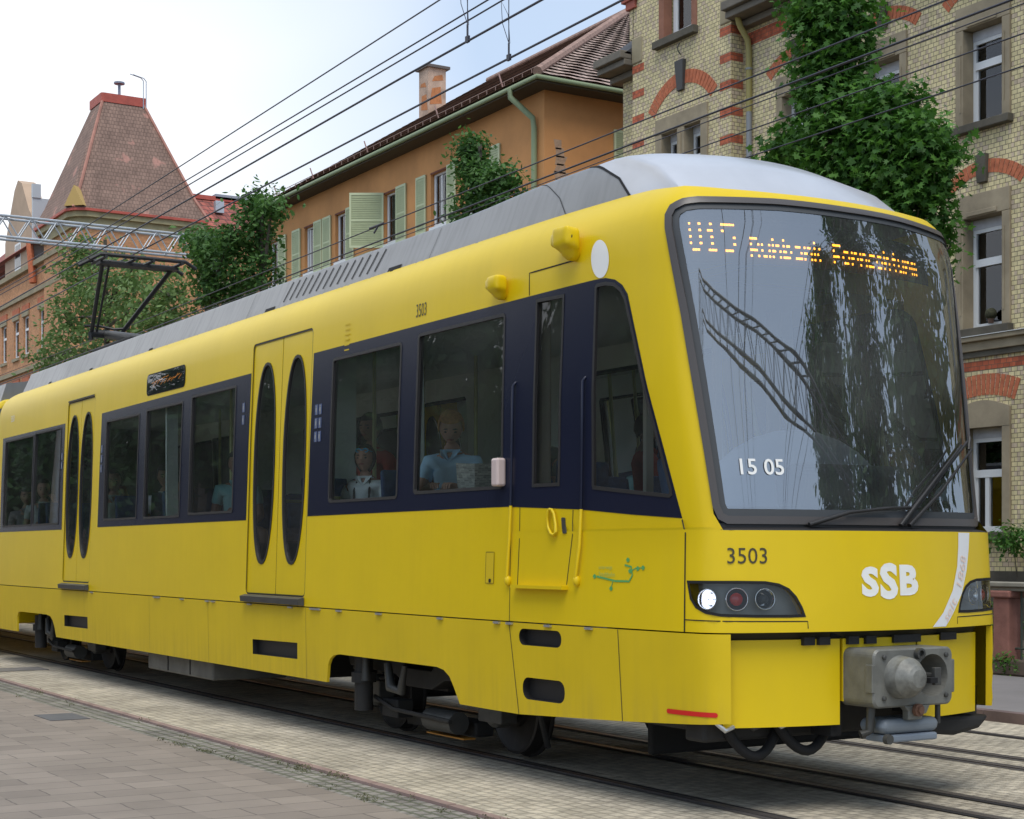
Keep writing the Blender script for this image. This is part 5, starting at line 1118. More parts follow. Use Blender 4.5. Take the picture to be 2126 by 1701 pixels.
mb=MB(); mb.tube([(23.95,76.6,zt+.3),(23.95,76.6,zt+1.0)],.07,8); mb.tube([(23.95,76.6,zt+1.0),(23.95,76.6,zt+1.08)],.26,10); mb.build('vent_pipe',mat('blue_grey_pipe',(.22,.26,.33),rough=.5),sp,smooth=40)
mb=MB()
for dx in (0,.14): mb.tube([(24.95+dx,76.0,zt-.2),(24.95+dx,76.0,zt+1.15),(24.8+dx,75.9,zt+1.25),(24.2+dx,75.7,zt+1.3)],.022,6)
mb.build('roof_ladder_rail',mat('pale_blue_rail',(.4,.45,.52),rough=.5),sp)
mb=MB(); mb.box(24.0,24.62,74.9,75.5,18.85,19.45); mb.build('skylight',mat('grey_skylight',(.16,.17,.16),rough=.5),sp,bevel=.02)
mb=MB(); q=.7071
def dg(a,b,z): return (21.35+q*a+q*b,74.62-q*a+q*b,z)
mb.add([dg(-.5,-.35,17.5),dg(.5,-.35,17.5),dg(0,-.35,18.45),dg(-.5,1.2,17.5),dg(.5,1.2,17.5),dg(0,1.2,18.45)],[(0,1,2),(3,5,4),(0,2,5,3),(1,4,5,2)]); mb.build('small_gable',mat('yellow_gable_plaster',(.50,.34,.12),rough=.85),sp)
# main red roofs beside the tower
mb=MB(); mb.prism([(74.3,17.1),(78.5,19.45),(84,17.1)],26.6,41,lambda a,b,d:(d,a,b)); mr_=mb.build('main_roof',RT2,th)
mb=MB(); mb.box(26.6,41,78.3,78.7,19.4,19.62); mb.build('ridge_flashing',REDM,mr_)
for x,y,z in ((28.75,76.3,18.35),): mb=MB(); mb.box(x,x+.45,y,y+.3,z,z+.6); mb.build('skylight',mat('bright_skylight',(.45,.50,.55),rough=.3),mr_,bevel=.02)
mb=MB(); mb.prism([(21.1,17.0),(24.2,19.8),(27,17.0)],80.2,96,lambda a,b,d:(a,d,b)); mb.build('rear_roof',RT2,th)
for q in ((34.0,35.0,78.1,78.9,19.4,19.9),(29.5,31.5,78.3,78.8,19.5,19.75)): mb=MB(); mb.box(*q); mb.build('ridge_vent',mat('blue_grey_vent',(.3,.33,.38)),mr_)
# far end building that closes the street on the left
fb=thing('far_house','distant orange house at the left edge beyond the tower house','house',(21.4,112,0))
FRF=((21.4,0,0),(0,1,0),(-1,0,0))
wall_patch('street_wall',mat('orange_plaster_far',(.50,.24,.11),rough=.9,var=.1,vscale=.5),fb,FRF,rect(97,135,0,17),[],.2)
mb=MB(); mb.prism([(97,17),(97,17.2),(116,17.2)],21.2,30,lambda a,b,d:(d,a,b)); mb.build('roof',RT2,fb)
# row of houses on the camera's side of the street, mirrored in the tram's glass
nh=thing('near_house','long brown plastered house on the near side of the street behind the camera','house',(-15,60,0))
FRN=((-14,0,0),(0,1,0),(1,0,0))
bx(FRN,'wall',mat('brown_near_plaster',(.17,.13,.095),rough=.9,var=.2,vscale=.5),nh,(12,120,-8,0,0,6))
for y in range(15,118,3):
    for z in (1.2,3.6): bx(FRN,'window',mat('matt_dark_window',(.04,.045,.05),rough=.7,spec=.1),nh,(y,y+1.1,0,.04,z,z+1.8))
mb=MB(); mb.prism([(-14.0+.5,6),(-18,8.5),(-22.5,6)],11.5,120.5,lambda a,b,d:(a,d,b)); mb.build('roof',mat('dark_slate',(.06,.06,.065)),nh)
for y in (99,102,105,108,112,116):
    for z in (4,8,12): bx(FRF,'window',WHT,fb,(y,y+1.3,0,.05,z,z+2)); bx(FRF,'pane',mat('dark_pane',(.05,.06,.07)),fb,(y+.15,y+1.15,.05,.06,z+.15,z+1.85))
# ---------------- lattice portals ----------------
ALU=mat('galvanised_lattice',(.46,.49,.52),rough=.4,metal=.4,var=.1,vscale=5)
def portal(y,z0,name_label,xa=3.0,xb=13.5,sag=0.0,hgt=.40,wid=.34,post=True,m=None,bay=.42,cr=.030):
    m=m or ALU
    t=thing('lattice_portal',name_label,'lattice portal',((xa+xb)/2,y,0))
    def zz(x): return z0-sag*abs(x-2)
    n=int((xb-xa)/bay); xs=[xa+(xb-xa)*i/n for i in range(n+1)]
    mb=MB()
    for dy in (-wid/2,wid/2):
        mb.tube([(x,y+dy,zz(x)) for x in xs],cr,6); mb.tube([(x,y+dy,zz(x)+hgt) for x in xs],cr,6)
    mb.build('chord',m,t,smooth=60)
    mb=MB()
    for dy in (-wid/2,wid/2):
        for i in range(n):
            xm=(xs[i]+xs[i+1])/2
            mb.tube([(xs[i],y+dy,zz(xs[i])),(xm,y+dy,zz(xm)+hgt)],.017,5); mb.tube([(xm,y+dy,zz(xm)+hgt),(xs[i+1],y+dy,zz(xs[i+1]))],.017,5)
    for i in range(n):
        mb.tube([(xs[i],y-wid/2,zz(xs[i])+hgt),(xs[i+1],y+wid/2,zz(xs[i+1])+hgt)],.012,5); mb.tube([(xs[i],y-wid/2,zz(xs[i])),(xs[i],y+wid/2,zz(xs[i]))],.012,5)
    mb.build('lacing',m,t,smooth=60)
    if post:
        for x in (xa,xb): mb=MB(); mb.tube([(x,y,0),(x,y,z0+hgt)],.11,12); mb.build('post',m,t,smooth=60)
    return t
portal(36.0,8.33,'silver lattice girder spanning the street behind the pantograph',xa=1.0,xb=13.5,hgt=.46,wid=.36,bay=.55)
portal(-5.0,7.75,'dark lattice girder across the street ahead of the tram, mirrored in its windscreen',xa=-9,xb=16.5,sag=.15,hgt=.60,wid=.38,bay=.6,cr=.032,m=mat('dark_lattice',(.10,.11,.12),rough=.5))
# ---------------- overhead wires ----------------
WM=mat('copper_wire_dark',(.035,.035,.05),rough=.5)
def wire(name,pts,r,label,group='overhead wires above the tracks',droppers=()):
    mb=MB(); mb.tube(pts,r,6); o=mb.build(name,WM,None,smooth=60); tag(o,label,'overhead wire',group); 
    return o
def zfrom(x,s): return 1.45+s*x/.8563
def catw(name,x,s_near,s_far,label,r=.009,y1=62,ynear=-14,yn=None):
    z0,z1=zfrom(x,s_near),zfrom(x,s_far)
    pts=[(x,ynear,z0+.1),(x,4,z0+.02),(x,12,z0),(x,20,(z0+z1)/2),(x,28,z1),(x-.2,45,z1-.1),(x-.5,y1,z1)]
    return wire(name,pts,r,label)
w5=catw('contact_wire',6.62,.5096,.496,'lowest of the five sky wires, with a hanger near the picture top',.009)
w4=catw('contact_wire',6.15,.551,.531,'second lowest wire crossing the sky, carrying the left hanger',.009)
w3=catw('carrier_wire',7.2,.574,.560,'lower wire of the close pair crossing the sky',.0075)
w2=catw('carrier_wire',7.2,.5835,.569,'upper wire of the close pair crossing the sky',.0075)
w1=catw('feeder_wire',7.9,.618,.596,'topmost wire crossing the sky at the upper left',.008)
catw('contact_wire',9.38,.392,.3845,'topmost wire crossing the tree crown, just over the tram roof',.0075)
catw('carrier_wire',9.38,.3745,.366,'thick twin wire passing before the tree crown below the highest one',.010)
catw('contact_wire',9.55,.3690,.362,'thin wire running close under the thick twin wire',.005)
catw('contact_wire',9.9,.3490,.345,'second lowest wire crossing the brick house windows',.0065)
catw('contact_wire',9.9,.3270,.334,'lowest wire crossing the brick house windows',.0065)
def hanger(x,y,z,top,label):
    t=thing('wire_hanger',label,'hanger',(x,y,z),group=None)
    mb=MB(); mb.tube([(x,y,z+.12),(x,y,top)],.004,5); mb.build('hanger_rope',WM,t)
    mb=MB(); mb.cbox((x,y,z+.015),(.02,.045,.05)); mb.tube([(x,y,z+.03),(x,y,z+.13)],.008,6); mb.build('clamp',WM,t)
    mb=MB(); mb.tube([(x-.0,y,z+.13),(x-.03,y+.05,z+.30),(x-.035,y+.06,z+.48),(x,y+.01,z+.36),(x+.01,y,z+.13)],.003,5); mb.build('loop',WM,t)
hanger(6.62,11.03,5.385+.0,8.0,'right hanger with a rope loop clamped to the lowest sky wire')
hanger(6.15,10.87,5.41,8.0,'left hanger clamped to the second lowest sky wire')
# low span wire along the tram side of the orange house, with a small insulator
mb=MB(); mb.tube([(9.38,18.8,5.72),(9.38,19.2,5.72)],.018,6); mb.tube([(9.38,18.95,5.72),(9.34,19.0,5.62)],.012,6); o=mb.build('section_insulator',WM); tag(o,'small insulator bracket on the wire before the open green shutter','insulator')
# cross span wires far behind the pantograph
for i,(z,l) in enumerate(((5.2,'lower cross span wire left of the leafy tree far down the street'),(5.55,'upper cross span wire left of the leafy tree far down the street'))):
    mb=MB(); mb.tube([(4,44,z+.5),(7,44,z),(13,44,z+.6)],.016,6); o=mb.build('span_wire',WM); tag(o,l,'overhead wire')
# ---------------- foliage ----------------
def leafmat(name,c1,c2,tr=.35):
    m=bpy.data.materials.new(name); m.use_nodes=True; nt=m.node_tree; b=nt.nodes['Principled BSDF']; N=nt.nodes.new; L=nt.links.new
    at=N('ShaderNodeAttribute'); at.attribute_name='tone'; r=N('ShaderNodeMix'); r.data_type='RGBA'; r.inputs[6].default_value=(*c1,1); r.inputs[7].default_value=(*c2,1); L(at.outputs['Fac'],r.inputs[0]); L(r.outputs[2],b.inputs['Base Color'])
    b.inputs['Roughness'].default_value=.6; b.inputs['Specular IOR Level'].default_value=.4
    t=N('ShaderNodeBsdfTranslucent'); sc2=N('ShaderNodeVectorMath'); sc2.operation='SCALE'; sc2.inputs['Scale'].default_value=1.25; L(r.outputs[2],sc2.inputs[0]); L(sc2.outputs[0],t.inputs[0])
    mx=N('ShaderNodeMixShader'); mx.inputs[0].default_value=tr; L(b.outputs[0],mx.inputs[1]); L(t.outputs[0],mx.inputs[2]); L(mx.outputs[0],nt.nodes['Material Output'].inputs[0]); return m
LF_MAPLE=leafmat('maple_leaf_green',(.022,.085,.012),(.105,.25,.035)); LF_DARKER=leafmat('mid_leaf_green',(.03,.09,.02),(.10,.21,.045)); LF_DARK=leafmat('dark_leaf_green',(.012,.045,.012),(.045,.12,.022)); LF_LIGHT=leafmat('light_leaf_green',(.065,.125,.03),(.18,.28,.085))
BARK=mat('grey_brown_bark',(.10,.085,.065),rough=.95,var=.3,vscale=6,bump=.6,bscale=20)
SH_MAPLE=[(0,-.5),(.10,-.12),(.42,-.30),(.30,.02),(.50,.16),(.22,.20),(0,.52),(-.22,.20),(-.50,.16),(-.30,.02),(-.42,-.30),(-.10,-.12)]
SH_OVAL=[(0,-.5),(.22,-.15),(.2,.15),(0,.5),(-.2,.15),(-.22,-.15)]
def leaves(name,m,parent,blobs,n,size,shape,seed,shell=.55,clump=.16,per=9):
    """blobs: (cx,cy,cz,rx,ry,rz,weight). leaves grow in clumps near the outside of the blobs"""
    rg=np.random.default_rng(seed); W=np.array([b[6] for b in blobs],float); W/=W.sum(); nc=n//per
    bi=rg.choice(len(blobs),nc,p=W); B=np.array([b[:6] for b in blobs])[bi]
    d=rg.normal(size=(nc,3)); d/=np.linalg.norm(d,axis=1)[:,None]; rad=(shell+(1.08-shell)*rg.random(nc)**.6)[:,None]
    cc=B[:,:3]+d*B[:,3:6]*rad
    ct=rg.random(nc); cs=rg.uniform(.6,1.3,nc)
    ci=np.repeat(np.arange(nc),per); N_=len(ci)
    c=cc[ci]+rg.normal(size=(N_,3))*clump*cs[ci][:,None]*np.array([1,1,.6])
    nrm=d[ci]*.55+np.array([0,0,.75])+rg.normal(size=(N_,3))*.55; nrm/=np.linalg.norm(nrm,axis=1)[:,None]
    u=np.cross(nrm,rg.normal(size=(N_,3))); u/=np.linalg.norm(u,axis=1)[:,None]; v=np.cross(nrm,u)
    sz=size*rg.uniform(.6,1.25,N_); S=np.array(shape); k=len(S)
    V=c[:,None,:]+(u[:,None,:]*S[None,:,0,None]+v[:,None,:]*S[None,:,1,None])*sz[:,None,None]
    V+= nrm[:,None,:]*(-(S[None,:,0,None]**2)*.55)*sz[:,None,None]
    me=bpy.data.meshes.new(name); me.vertices.add(N_*k); me.vertices.foreach_set('co',V.reshape(-1)); me.loops.add(N_*k); me.loops.foreach_set('vertex_index',np.arange(N_*k,dtype=np.int32))
    me.polygons.add(N_); me.polygons.foreach_set('loop_start',np.arange(0,N_*k,k,dtype=np.int32)); me.polygons.foreach_set('loop_total',np.full(N_,k,dtype=np.int32)); me.update(calc_edges=True)
    tone=np.clip(ct[ci]*.75+rg.random(N_)*.35,0,1).astype(np.float32); a=me.attributes.new('tone','FLOAT','FACE'); a.data.foreach_set('value',tone)
    me.materials.append(m); o=link(name,me,parent)
    return o
def tree(x,y,label,blobs,n,size,m=None,shape=SH_OVAL,seed=1,trunk_r=.14,group=None,clump=.16,per=9,shell=.5,limbs=True):
    t=thing('tree',label,'tree',(x,y,0),group=group); top=max(b[2] for b in blobs)
    mb=MB(); pts=[(x+.03*math.sin(k*1.3),y+.03*math.cos(k*1.7),top*k/8) for k in range(9)]; mb.tube(pts,[trunk_r*(1-.085*k) for k in range(9)],10)
    rr=random.Random(seed)
    if limbs:
        for b in blobs:
            z0=max(1.8,min(b[2]-b[5]*.6,top*.8)); mb.tube([(x,y,z0),((x+b[0])/2,(y+b[1])/2,(z0+b[2])/2+.1),(b[0],b[1],b[2])],[trunk_r*.4,trunk_r*.28,trunk_r*.12],6)
            for q in range(4):
                a=rr.uniform(0,6.28); mb.tube([(b[0],b[1],b[2]-b[5]*.3),(b[0]+math.cos(a)*b[3]*.6,b[1]+math.sin(a)*b[4]*.6,b[2]+rr.uniform(-.2,.5)*b[5])],[trunk_r*.15,trunk_r*.05],5)
    mb.build('trunk',BARK,t,smooth=60)
    leaves('crown',m or LF_MAPLE,t,blobs,n,size,shape,seed,shell=shell,clump=clump,per=per); return t
def U(u,v,x):   # helper used to lay out tree crowns: world point at plane x on the sight line
    a=(u-1063)/F_PX; sy,cy=math.sin(YAW),math.cos(YAW); t=x/(sy+cy*a); return (x,t*(cy-sy*a),1.45+(1145-v)*t/F_PX)
# big maple in front of the brick house (crown leans right low down)
def Bl(u,v,x,rx,ry,rz,w):
    p=U(u,v,x); return (p[0],p[1],p[2],rx,ry,rz,w)
X=13.2
tree(13.2,14.35,'large dark green maple in front of the brick house, its crown above the tram front',
 [Bl(1720,-40,X,0.46,0.67,0.63,1.1),Bl(1740,60,X,0.42,0.57,0.46,1.2),Bl(1725,140,X,0.38,0.49,0.42,1),Bl(1745,225,X,0.38,0.52,0.38,1),Bl(1850,225,X,0.34,0.35,0.27,.5),
  Bl(1660,305,X,0.34,0.44,0.25,.7),Bl(1760,300,X,0.50,0.50,0.35,1.0),Bl(1855,300,X,0.42,0.50,0.35,1),Bl(1915,290,X,0.34,0.34,0.27,.5),Bl(1780,370,X,0.42,0.50,0.34,.9),Bl(1868,390,X,0.42,0.50,0.42,1.1),Bl(1915,352,X,0.34,0.38,0.35,.7),Bl(1900,455,X,0.34,0.38,0.29,.5),Bl(1955,515,X+.3,0.25,0.13,0.29,.12),Bl(1800,470,X,0.42,0.50,0.42,.5)],
 16500,.112,LF_MAPLE,SH_MAPLE,3,.13,clump=.12,per=10)
# clipped tree before the orange house
X=14.0
tree(*U(1000,500,X)[:2],'narrow pointed dark green tree before the orange house behind the tram roof',
 [Bl(978,310,X,0.20,0.22,0.26,.6),Bl(985,350,X,0.24,0.34,0.26,.8),Bl(1000,390,X,0.28,0.44,0.30,1),Bl(1040,375,X,0.24,0.32,0.24,.7),Bl(990,440,X,0.32,0.48,0.32,1),Bl(1050,420,X,0.24,0.34,0.28,.6)],
 5200,.115,LF_DARKER,SH_OVAL,5,.10,clump=.13)
# twin dark tree left of the orange house
X=12.3
tree(*U(430,600,X)[:2],'broad left one of two dark green trees beside the orange house corner',
 [Bl(430,508,X,0.39,0.55,0.32,1),Bl(450,545,X,0.39,0.71,0.39,1.2),Bl(440,610,X,0.32,0.55,0.39,1),Bl(408,500,X,0.20,0.20,0.23,.4),Bl(478,492,X,0.20,0.32,0.23,.5)],
 3400,.14,LF_DARKER,SH_OVAL,7,.12,clump=.17)
tree(*U(545,600,X+.5)[:2],'taller right one of two dark green trees touching the orange house corner',
 [Bl(535,430,X+.5,0.26,0.36,0.36,.8),Bl(565,430,X+.5,0.20,0.24,0.26,.4),Bl(530,500,X+.5,0.32,0.59,0.39,1),Bl(540,570,X+.5,0.32,0.52,0.39,1),Bl(500,600,X+.5,0.32,0.45,0.32,.8)],
 3400,.14,LF_DARKER,SH_OVAL,8,.12,clump=.17)
X=16.0
tree(*U(220,800,X)[:2],'loose light green tree before the tower house behind the pantograph',
 [Bl(170,560,X,.8,1.5,.8,1),Bl(230,600,X,1,2.2,1.1,1.3),Bl(150,660,X,.9,1.6,1.0,1),Bl(300,640,X,.9,1.8,1.0,1),Bl(350,600,X,.8,1.0,.7,.6),Bl(110,740,X,.8,1.2,.8,.7),Bl(200,730,X,1,2,1.1,1),Bl(350,680,X,.8,1.3,.8,.8),Bl(180,520,X,.6,.8,.5,.4),Bl(270,570,X,.6,1.2,.6,.5)],
 9500,.20,LF_LIGHT,SH_OVAL,9,.18,clump=.26,shell=.35)
# trees on the camera's side of the street and further along it; the tram's glass and paint mirror them
k=0
for x,y,h in ((-6.5,31,7.5),(-7,39,8),(-6.5,48,8.5),(-6.5,58,7.5),(-6.5,67,7.5),(-6.5,77,8),(-7,23.5,7)):
    tree(x,y,['street tree with round crown on the near pavement, first from the camera','street tree on the near pavement behind the first','street tree on the near pavement opposite the orange house','fourth street tree on the near pavement','fifth street tree on the near pavement','farthest street tree on the near pavement','street tree on the near pavement closest to the tram cab'][k],[(x,y,h-1,2.0,2.3,1.8,1),(x+.5,y+1,h-2.5,2.0,2.2,1.4,1),(x-.3,y-1.4,h-3,2.0,2.0,1.4,1)],8000,.38,LF_DARK,SH_OVAL,20+k,.2,group='trees on the near pavement',clump=.4,shell=.15); k+=1
for x,y,h,l in ((13.6,4.6,7.2,'dark tree on the far pavement right of the picture'),(14.3,-.2,7.6,'tall dark tree on the far pavement ahead of the tram'),(15.2,-6.5,7.4,'dark tree far ahead on the far pavement'),(16.5,-13,8,'farthest dark tree ahead of the tram')):
    tree(x,y,l,[(x,y,h,1.5,1.7,2.4,1),(x,y,h-3,1.7,1.9,1.6,1),(x,y,h+2,1.2,1.2,1.3,.7)],9000,.30,LF_DARK,SH_OVAL,40+k,.2,group='trees on the far pavement ahead of the tram',clump=.3,shell=.15); k+=1
# shrubs and weeds behind the railing
def shrub(name,label,cat,x,y,z,blobs,n,size,seed,m=LF_MAPLE):
    t=thing(name,label,cat,(x,y,z),group='shrubs behind the railing' if name=='shrub' else None); leaves('foliage',m,t,blobs,n,size,SH_OVAL,seed,shell=.2,clump=.10)
    mb=MB()
    for b in blobs: mb.tube([(x,y,z),(b[0],b[1],b[2])],[.012,.005],5)
    mb.build('stem',BARK,t); return t
shrub('shrub','green shrub behind the railing left of the red pier','shrub',15.5,14.1,0,[(15.4,14.1,.45,.25,.5,.35,1),(15.4,14.4,.3,.2,.4,.25,.6)],900,.07,61)
shrub('shrub','green shrub behind the railing right of the red pier','shrub',15.5,12.9,0,[(15.5,12.8,.55,.25,.5,.40,1)],900,.07,62)
shrub('weed','tuft of weeds growing at the foot of the red pier','weed',14.78,13.25,0,[(14.76,13.25,.14,.08,.14,.10,1)],260,.045,63)
shrub('climbing_plant','leafy plant under the ground floor window of the brick house','plant',20.7,18.3,1.0,[(20.6,18.3,1.65,.2,.5,.22,1)],700,.09,64)

# moss and grass growing along the cobble row (uncountable)
rg=random.Random(5); gb=[]
for i in range(45):
    y=5.5+rg.random()**1.3*18; gb.append((rg.choice((4.10,4.37,4.30))+rg.uniform(-.03,.03),y,.008,.05,.16,.012,1))
gs=leaves('grass',leafmat('moss_green',(.09,.10,.05),(.16,.16,.08)),None,gb,1700,.018,SH_OVAL,77,shell=.0,clump=.018); tag(gs,kind='stuff')
# ---------------- people ----------------
def skinbody(name,joints,edges,m,parent,root=0,levels=2):
    """joints: list of (xyz, r or (rx,ry)); one continuous skinned surface"""
    me=bpy.data.meshes.new(name); me.from_pydata([j[0] for j in joints],edges,[]); me.materials.append(m); o=link(name,me,parent)
    o.modifiers.new('skin','SKIN')
    me.skin_vertices[0]  # layer exists with the modifier
    for i,j in enumerate(joints):
        r=j[1] if isinstance(j[1],tuple) else (j[1],j[1]); me.skin_vertices[0].data[i].radius=r; me.skin_vertices[0].data[i].use_root=(i==root)
    s=o.modifiers.new('sub','SUBSURF'); s.levels=levels; s.render_levels=levels
    me.polygons.foreach_set('use_smooth',[True]*len(me.polygons)); o.modifiers['skin'].use_smooth_shade=True
    return o
def head_mesh(name,m,parent,c,yaw,pitch,sz=1.0):
    """ellipsoid head sculpted with brow, nose, cheeks, chin and ears"""
    mb=MB(); nu,nv=28,20; rot=Matrix.Rotation(yaw,3,'Z')@Matrix.Rotation(pitch,3,'X'); vs=[];fs=[]
    for i in range(nv+1):
        th=math.pi*i/nv
        for k in range(nu):
            ph=2*math.pi*k/nu; x=math.sin(th)*math.cos(ph); y=math.sin(th)*math.sin(ph); z=math.cos(th)
            rx,ry,rz=.082,.100,.118
            f=max(0,-y)   # face looks along -y
            px,py,pz=x*rx,y*ry,z*rz
            if z<0: px*=1-.30*(-z)**1.5; py*=1-.12*(-z)
            if f>0:
                g=math.exp(-(x/.20)**2); py-=g*f*.030*math.exp(-((z+.12)/.16)**2)        # nose
                py-=g*f*.008*math.exp(-((z+.42)/.10)**2)                                   # mouth
                py-=math.exp(-(x/.35)**2)*f*.014*math.exp(-((z+.78)/.14)**2)              # chin
                py+=(math.exp(-((abs(x)-.36)/.14)**2))*f*.014*math.exp(-((z-.06)/.11)**2) # eye sockets
                py-=math.exp(-(x/.5)**2)*f*.005*math.exp(-((z-.24)/.10)**2)               # brow
            p=rot@Vector((px,py,pz))*sz; vs.append((c[0]+p.x,c[1]+p.y,c[2]+p.z))
    for i in range(nv):
        for k in range(nu): k2=(k+1)%nu; fs.append((i*nu+k,(i+1)*nu+k,(i+1)*nu+k2,i*nu+k2))
    mb.add(vs,fs)
    for s in (-1,1): p=rot@Vector((s*.076,.005,-.005))*sz; mb.ell((c[0]+p.x,c[1]+p.y,c[2]+p.z),(.010*sz,.02*sz,.032*sz),8,6,rot)
    return mb,rot
def person(label,base,yaw,skin,shirt,hairc,hair='short',pitch=.15,hyaw=0,sz=1.0,arms='lap',sleeve='short',extra=None,group=None,legs=True):
    """seated figure: base=(x,y,seat z) of the pelvis; yaw: the way it faces (0 = towards -y)"""
    t=thing('person',label,'person',base,0,group)
    SK=mat('skin_%.2f'%skin[0],skin,rough=.55); Rz=Matrix.Rotation(yaw,3,'Z')
    def W(x,y,z): p=Rz@Vector((x*sz,y*sz,z*sz)); return (base[0]+p.x,base[1]+p.y,base[2]+p.z)
    J=[(W(0,0,.08),(.15*sz,.11*sz)),(W(0,0,.26),(.135*sz,.095*sz)),(W(0,0,.42),(.155*sz,.10*sz)),(W(0,.01,.52),(.10*sz,.08*sz)),(W(0,-.005,.58),.055*sz),(W(0,-.015,.66),.050*sz)]
    E_=[(0,1),(1,2),(2,3),(3,4),(4,5)]
    hands=[]
    for s in (-1,1):
        sh=W(s*.17,.01,.49)
        if arms=='read': el,wr=W(s*.24,-.10,.24),W(s*.10,-.30,.30)
        elif arms=='raise' and s==1: el,wr=W(.24,-.22,.36),W(.14,-.26,.60)
        elif arms=='desk': el,wr=W(s*.26,-.16,.25),W(s*.22,-.42,.26)
        else: el,wr=W(s*.23,-.02,.22),W(s*.12,-.25,.16)
        b=len(J); J+=[(sh,.062*sz),(el,.043*sz),(wr,.027*sz)]; E_+=[(3,b),(b,b+1),(b+1,b+2)]
        # palm and five fingers, each its own short chain
        A=Vector(wr)-Vector(el); A.normalize(); side=Vector(W(-s,0,0))-Vector(W(0,0,0)); side.normalize(); pal=Vector(wr)+A*.05*sz; J.append((tuple(pal),(.034*sz,.018*sz))); pi=len(J)-1; E_.append((b+2,pi))
        for q,(off,ln) in enumerate(((-.027,.060),(-.009,.070),(.009,.066),(.026,.052))):
            f0=pal+A*.035*sz+side*off*sz; f1=f0+(A*.6+Vector((0,0,-.5)))*ln*.5*sz; f2=f1+(A*.1+Vector((0,0,-1)))*ln*.5*sz
            n=len(J); J+=[(tuple(f0),.0095*sz),(tuple(f1),.0085*sz),(tuple(f2),.007*sz)]; E_+=[(pi,n),(n,n+1),(n+1,n+2)]
        th0=pal+side*(.03*sz)-A*.01*sz; th1=th0+side*.02*sz+A*.025*sz+Vector((0,0,.01)); n=len(J); J+=[(tuple(th0),.011*sz),(tuple(th1),.009*sz)]; E_+=[(pi,n),(n,n+1)]
        hands.append(pal)
    W0=W
    if legs:
        lyaw=yaw if abs(yaw)>1.2 else 0
        for s in (-1,1):
            LZ=Matrix.Rotation(lyaw,3,'Z')
            def W(x,y,z,LZ=LZ): p=LZ@Vector((x*sz,y*sz,z*sz)); return (base[0]+p.x,base[1]+p.y,base[2]+p.z)
            b=len(J); J+=[(W(s*.09,-.02,.07),.085*sz),(W(s*.11,-.40,.08),.058*sz),(W(s*.11,-.42,-.36),.038*sz),(W(s*.11,-.52,-.40),.032*sz)]; E_+=[(0,b),(b,b+1),(b+1,b+2),(b+2,b+3)]
    W=W0
    body=skinbody('body',J,E_,SK,t,0,1)
    hc=W(0,-.035,.752); hsz=sz; sz=sz*1.06; mb,rot=head_mesh('head',SK,t,hc,yaw+hyaw,pitch,sz); hd_=mb.build('head',SK,t,smooth=80)
    # eyes, brows, mouth
    def Hp(x,y,z): p=rot@Vector((x,y,z))*sz; return (hc[0]+p.x,hc[1]+p.y,hc[2]+p.z)
    e=MB(); 
    for s in (-1,1): e.ell(Hp(s*.030,-.083,.004),(.015*sz,.009*sz,.009*sz),10,6,rot); e.ell(Hp(s*.031,-.091,.028),(.020*sz,.008*sz,.0055*sz),10,4,rot)
    e.build('eyes',mat('dark_eyes',(.03,.02,.015),rough=.3),hd_,smooth=80)
    e=MB(); e.ell(Hp(0,-.098,-.050),(.025*sz,.008*sz,.008*sz),10,5,rot); e.build('mouth',mat('lip_red',(.30,.10,.08),rough=.5),hd_,smooth=80)
    HM=mat('hair_%.2f'%hairc[0],hairc,rough=.7,var=.3,vscale=40)
    h=MB(); nu,nv=24,12; vs=[];fs=[]
    for i in range(nv+1):
        for k in range(nu):
            ph=2*math.pi*k/nu; y_=math.sin(ph); lim=(.58 if y_<-.3 else 1.0+.35*max(0,y_)) if hair=='short' else (.46 if y_<-.35 else 1.75); th=lim*math.pi/2*i/nv*1.15
            j=1+.03*math.sin(k*3.1+i*2.3); x=math.sin(th)*math.cos(ph)*.095*j; y=math.sin(th)*y_*.116*j+.008; z=math.cos(th)*.126*j+.004
            if th>math.pi/2: x*=1.0; z=-(th-math.pi/2)*.11
            vs.append(Hp(x,y,z))
    for i in range(nv):
        for k in range(nu): k2=(k+1)%nu; fs.append((i*nu+k,(i+1)*nu+k,(i+1)*nu+k2,i*nu+k2))
    h.add(vs,fs); h.build('hair',HM,hd_,smooth=80)
    sz=hsz
    # shirt: a slightly larger skinned surface over torso and sleeves
    SM=mat('shirt_%.2f_%.2f'%(shirt[0],shirt[2]),shirt,rough=.85,bump=.2,bscale=25)
    JS=[(W(0,0,.02),(.165*sz,.125*sz)),(W(0,0,.26),(.152*sz,.112*sz)),(W(0,0,.42),(.170*sz,.115*sz)),(W(0,.008,.515),(.120*sz,.095*sz)),(W(0,.0,.565),.066*sz)]; ES=[(0,1),(1,2),(2,3),(3,4)]
    k=0
    for s in (-1,1):
        b0=[j for j in range(6,len(J)) if J[j][1]==.062*sz][k]; k+=1
        sh,el,wr=J[b0][0],J[b0+1][0],J[b0+2][0]; S_=Vector(sh); Ee=Vector(el); b=len(JS); fr_=.62 if sleeve=='short' else 1.0
        JS+=[(sh,.078*sz),(tuple(S_.lerp(Ee,fr_)),.060*sz)]; ES+=[(3,b),(b,b+1)]
        if sleeve!='short': JS.append((tuple(Ee.lerp(Vector(wr),.85)),.042*sz)); ES.append((b+1,b+2))
    skinbody('shirt',JS,ES,SM,t,0,1)
    for s in (-1,1): c=MB(); c.add([W(0,-.105,.50),W(s*.055,-.112,.545),W(s*.075,-.06,.59),W(s*.03,-.075,.585),W(0,-.115,.49),W(s*.06,-.122,.54),W(s*.08,-.065,.585),W(s*.03,-.085,.575)],[(0,1,2,3),(4,7,6,5),(0,4,5,1),(1,5,6,2)]); c.build('collar_wing',SM,t)
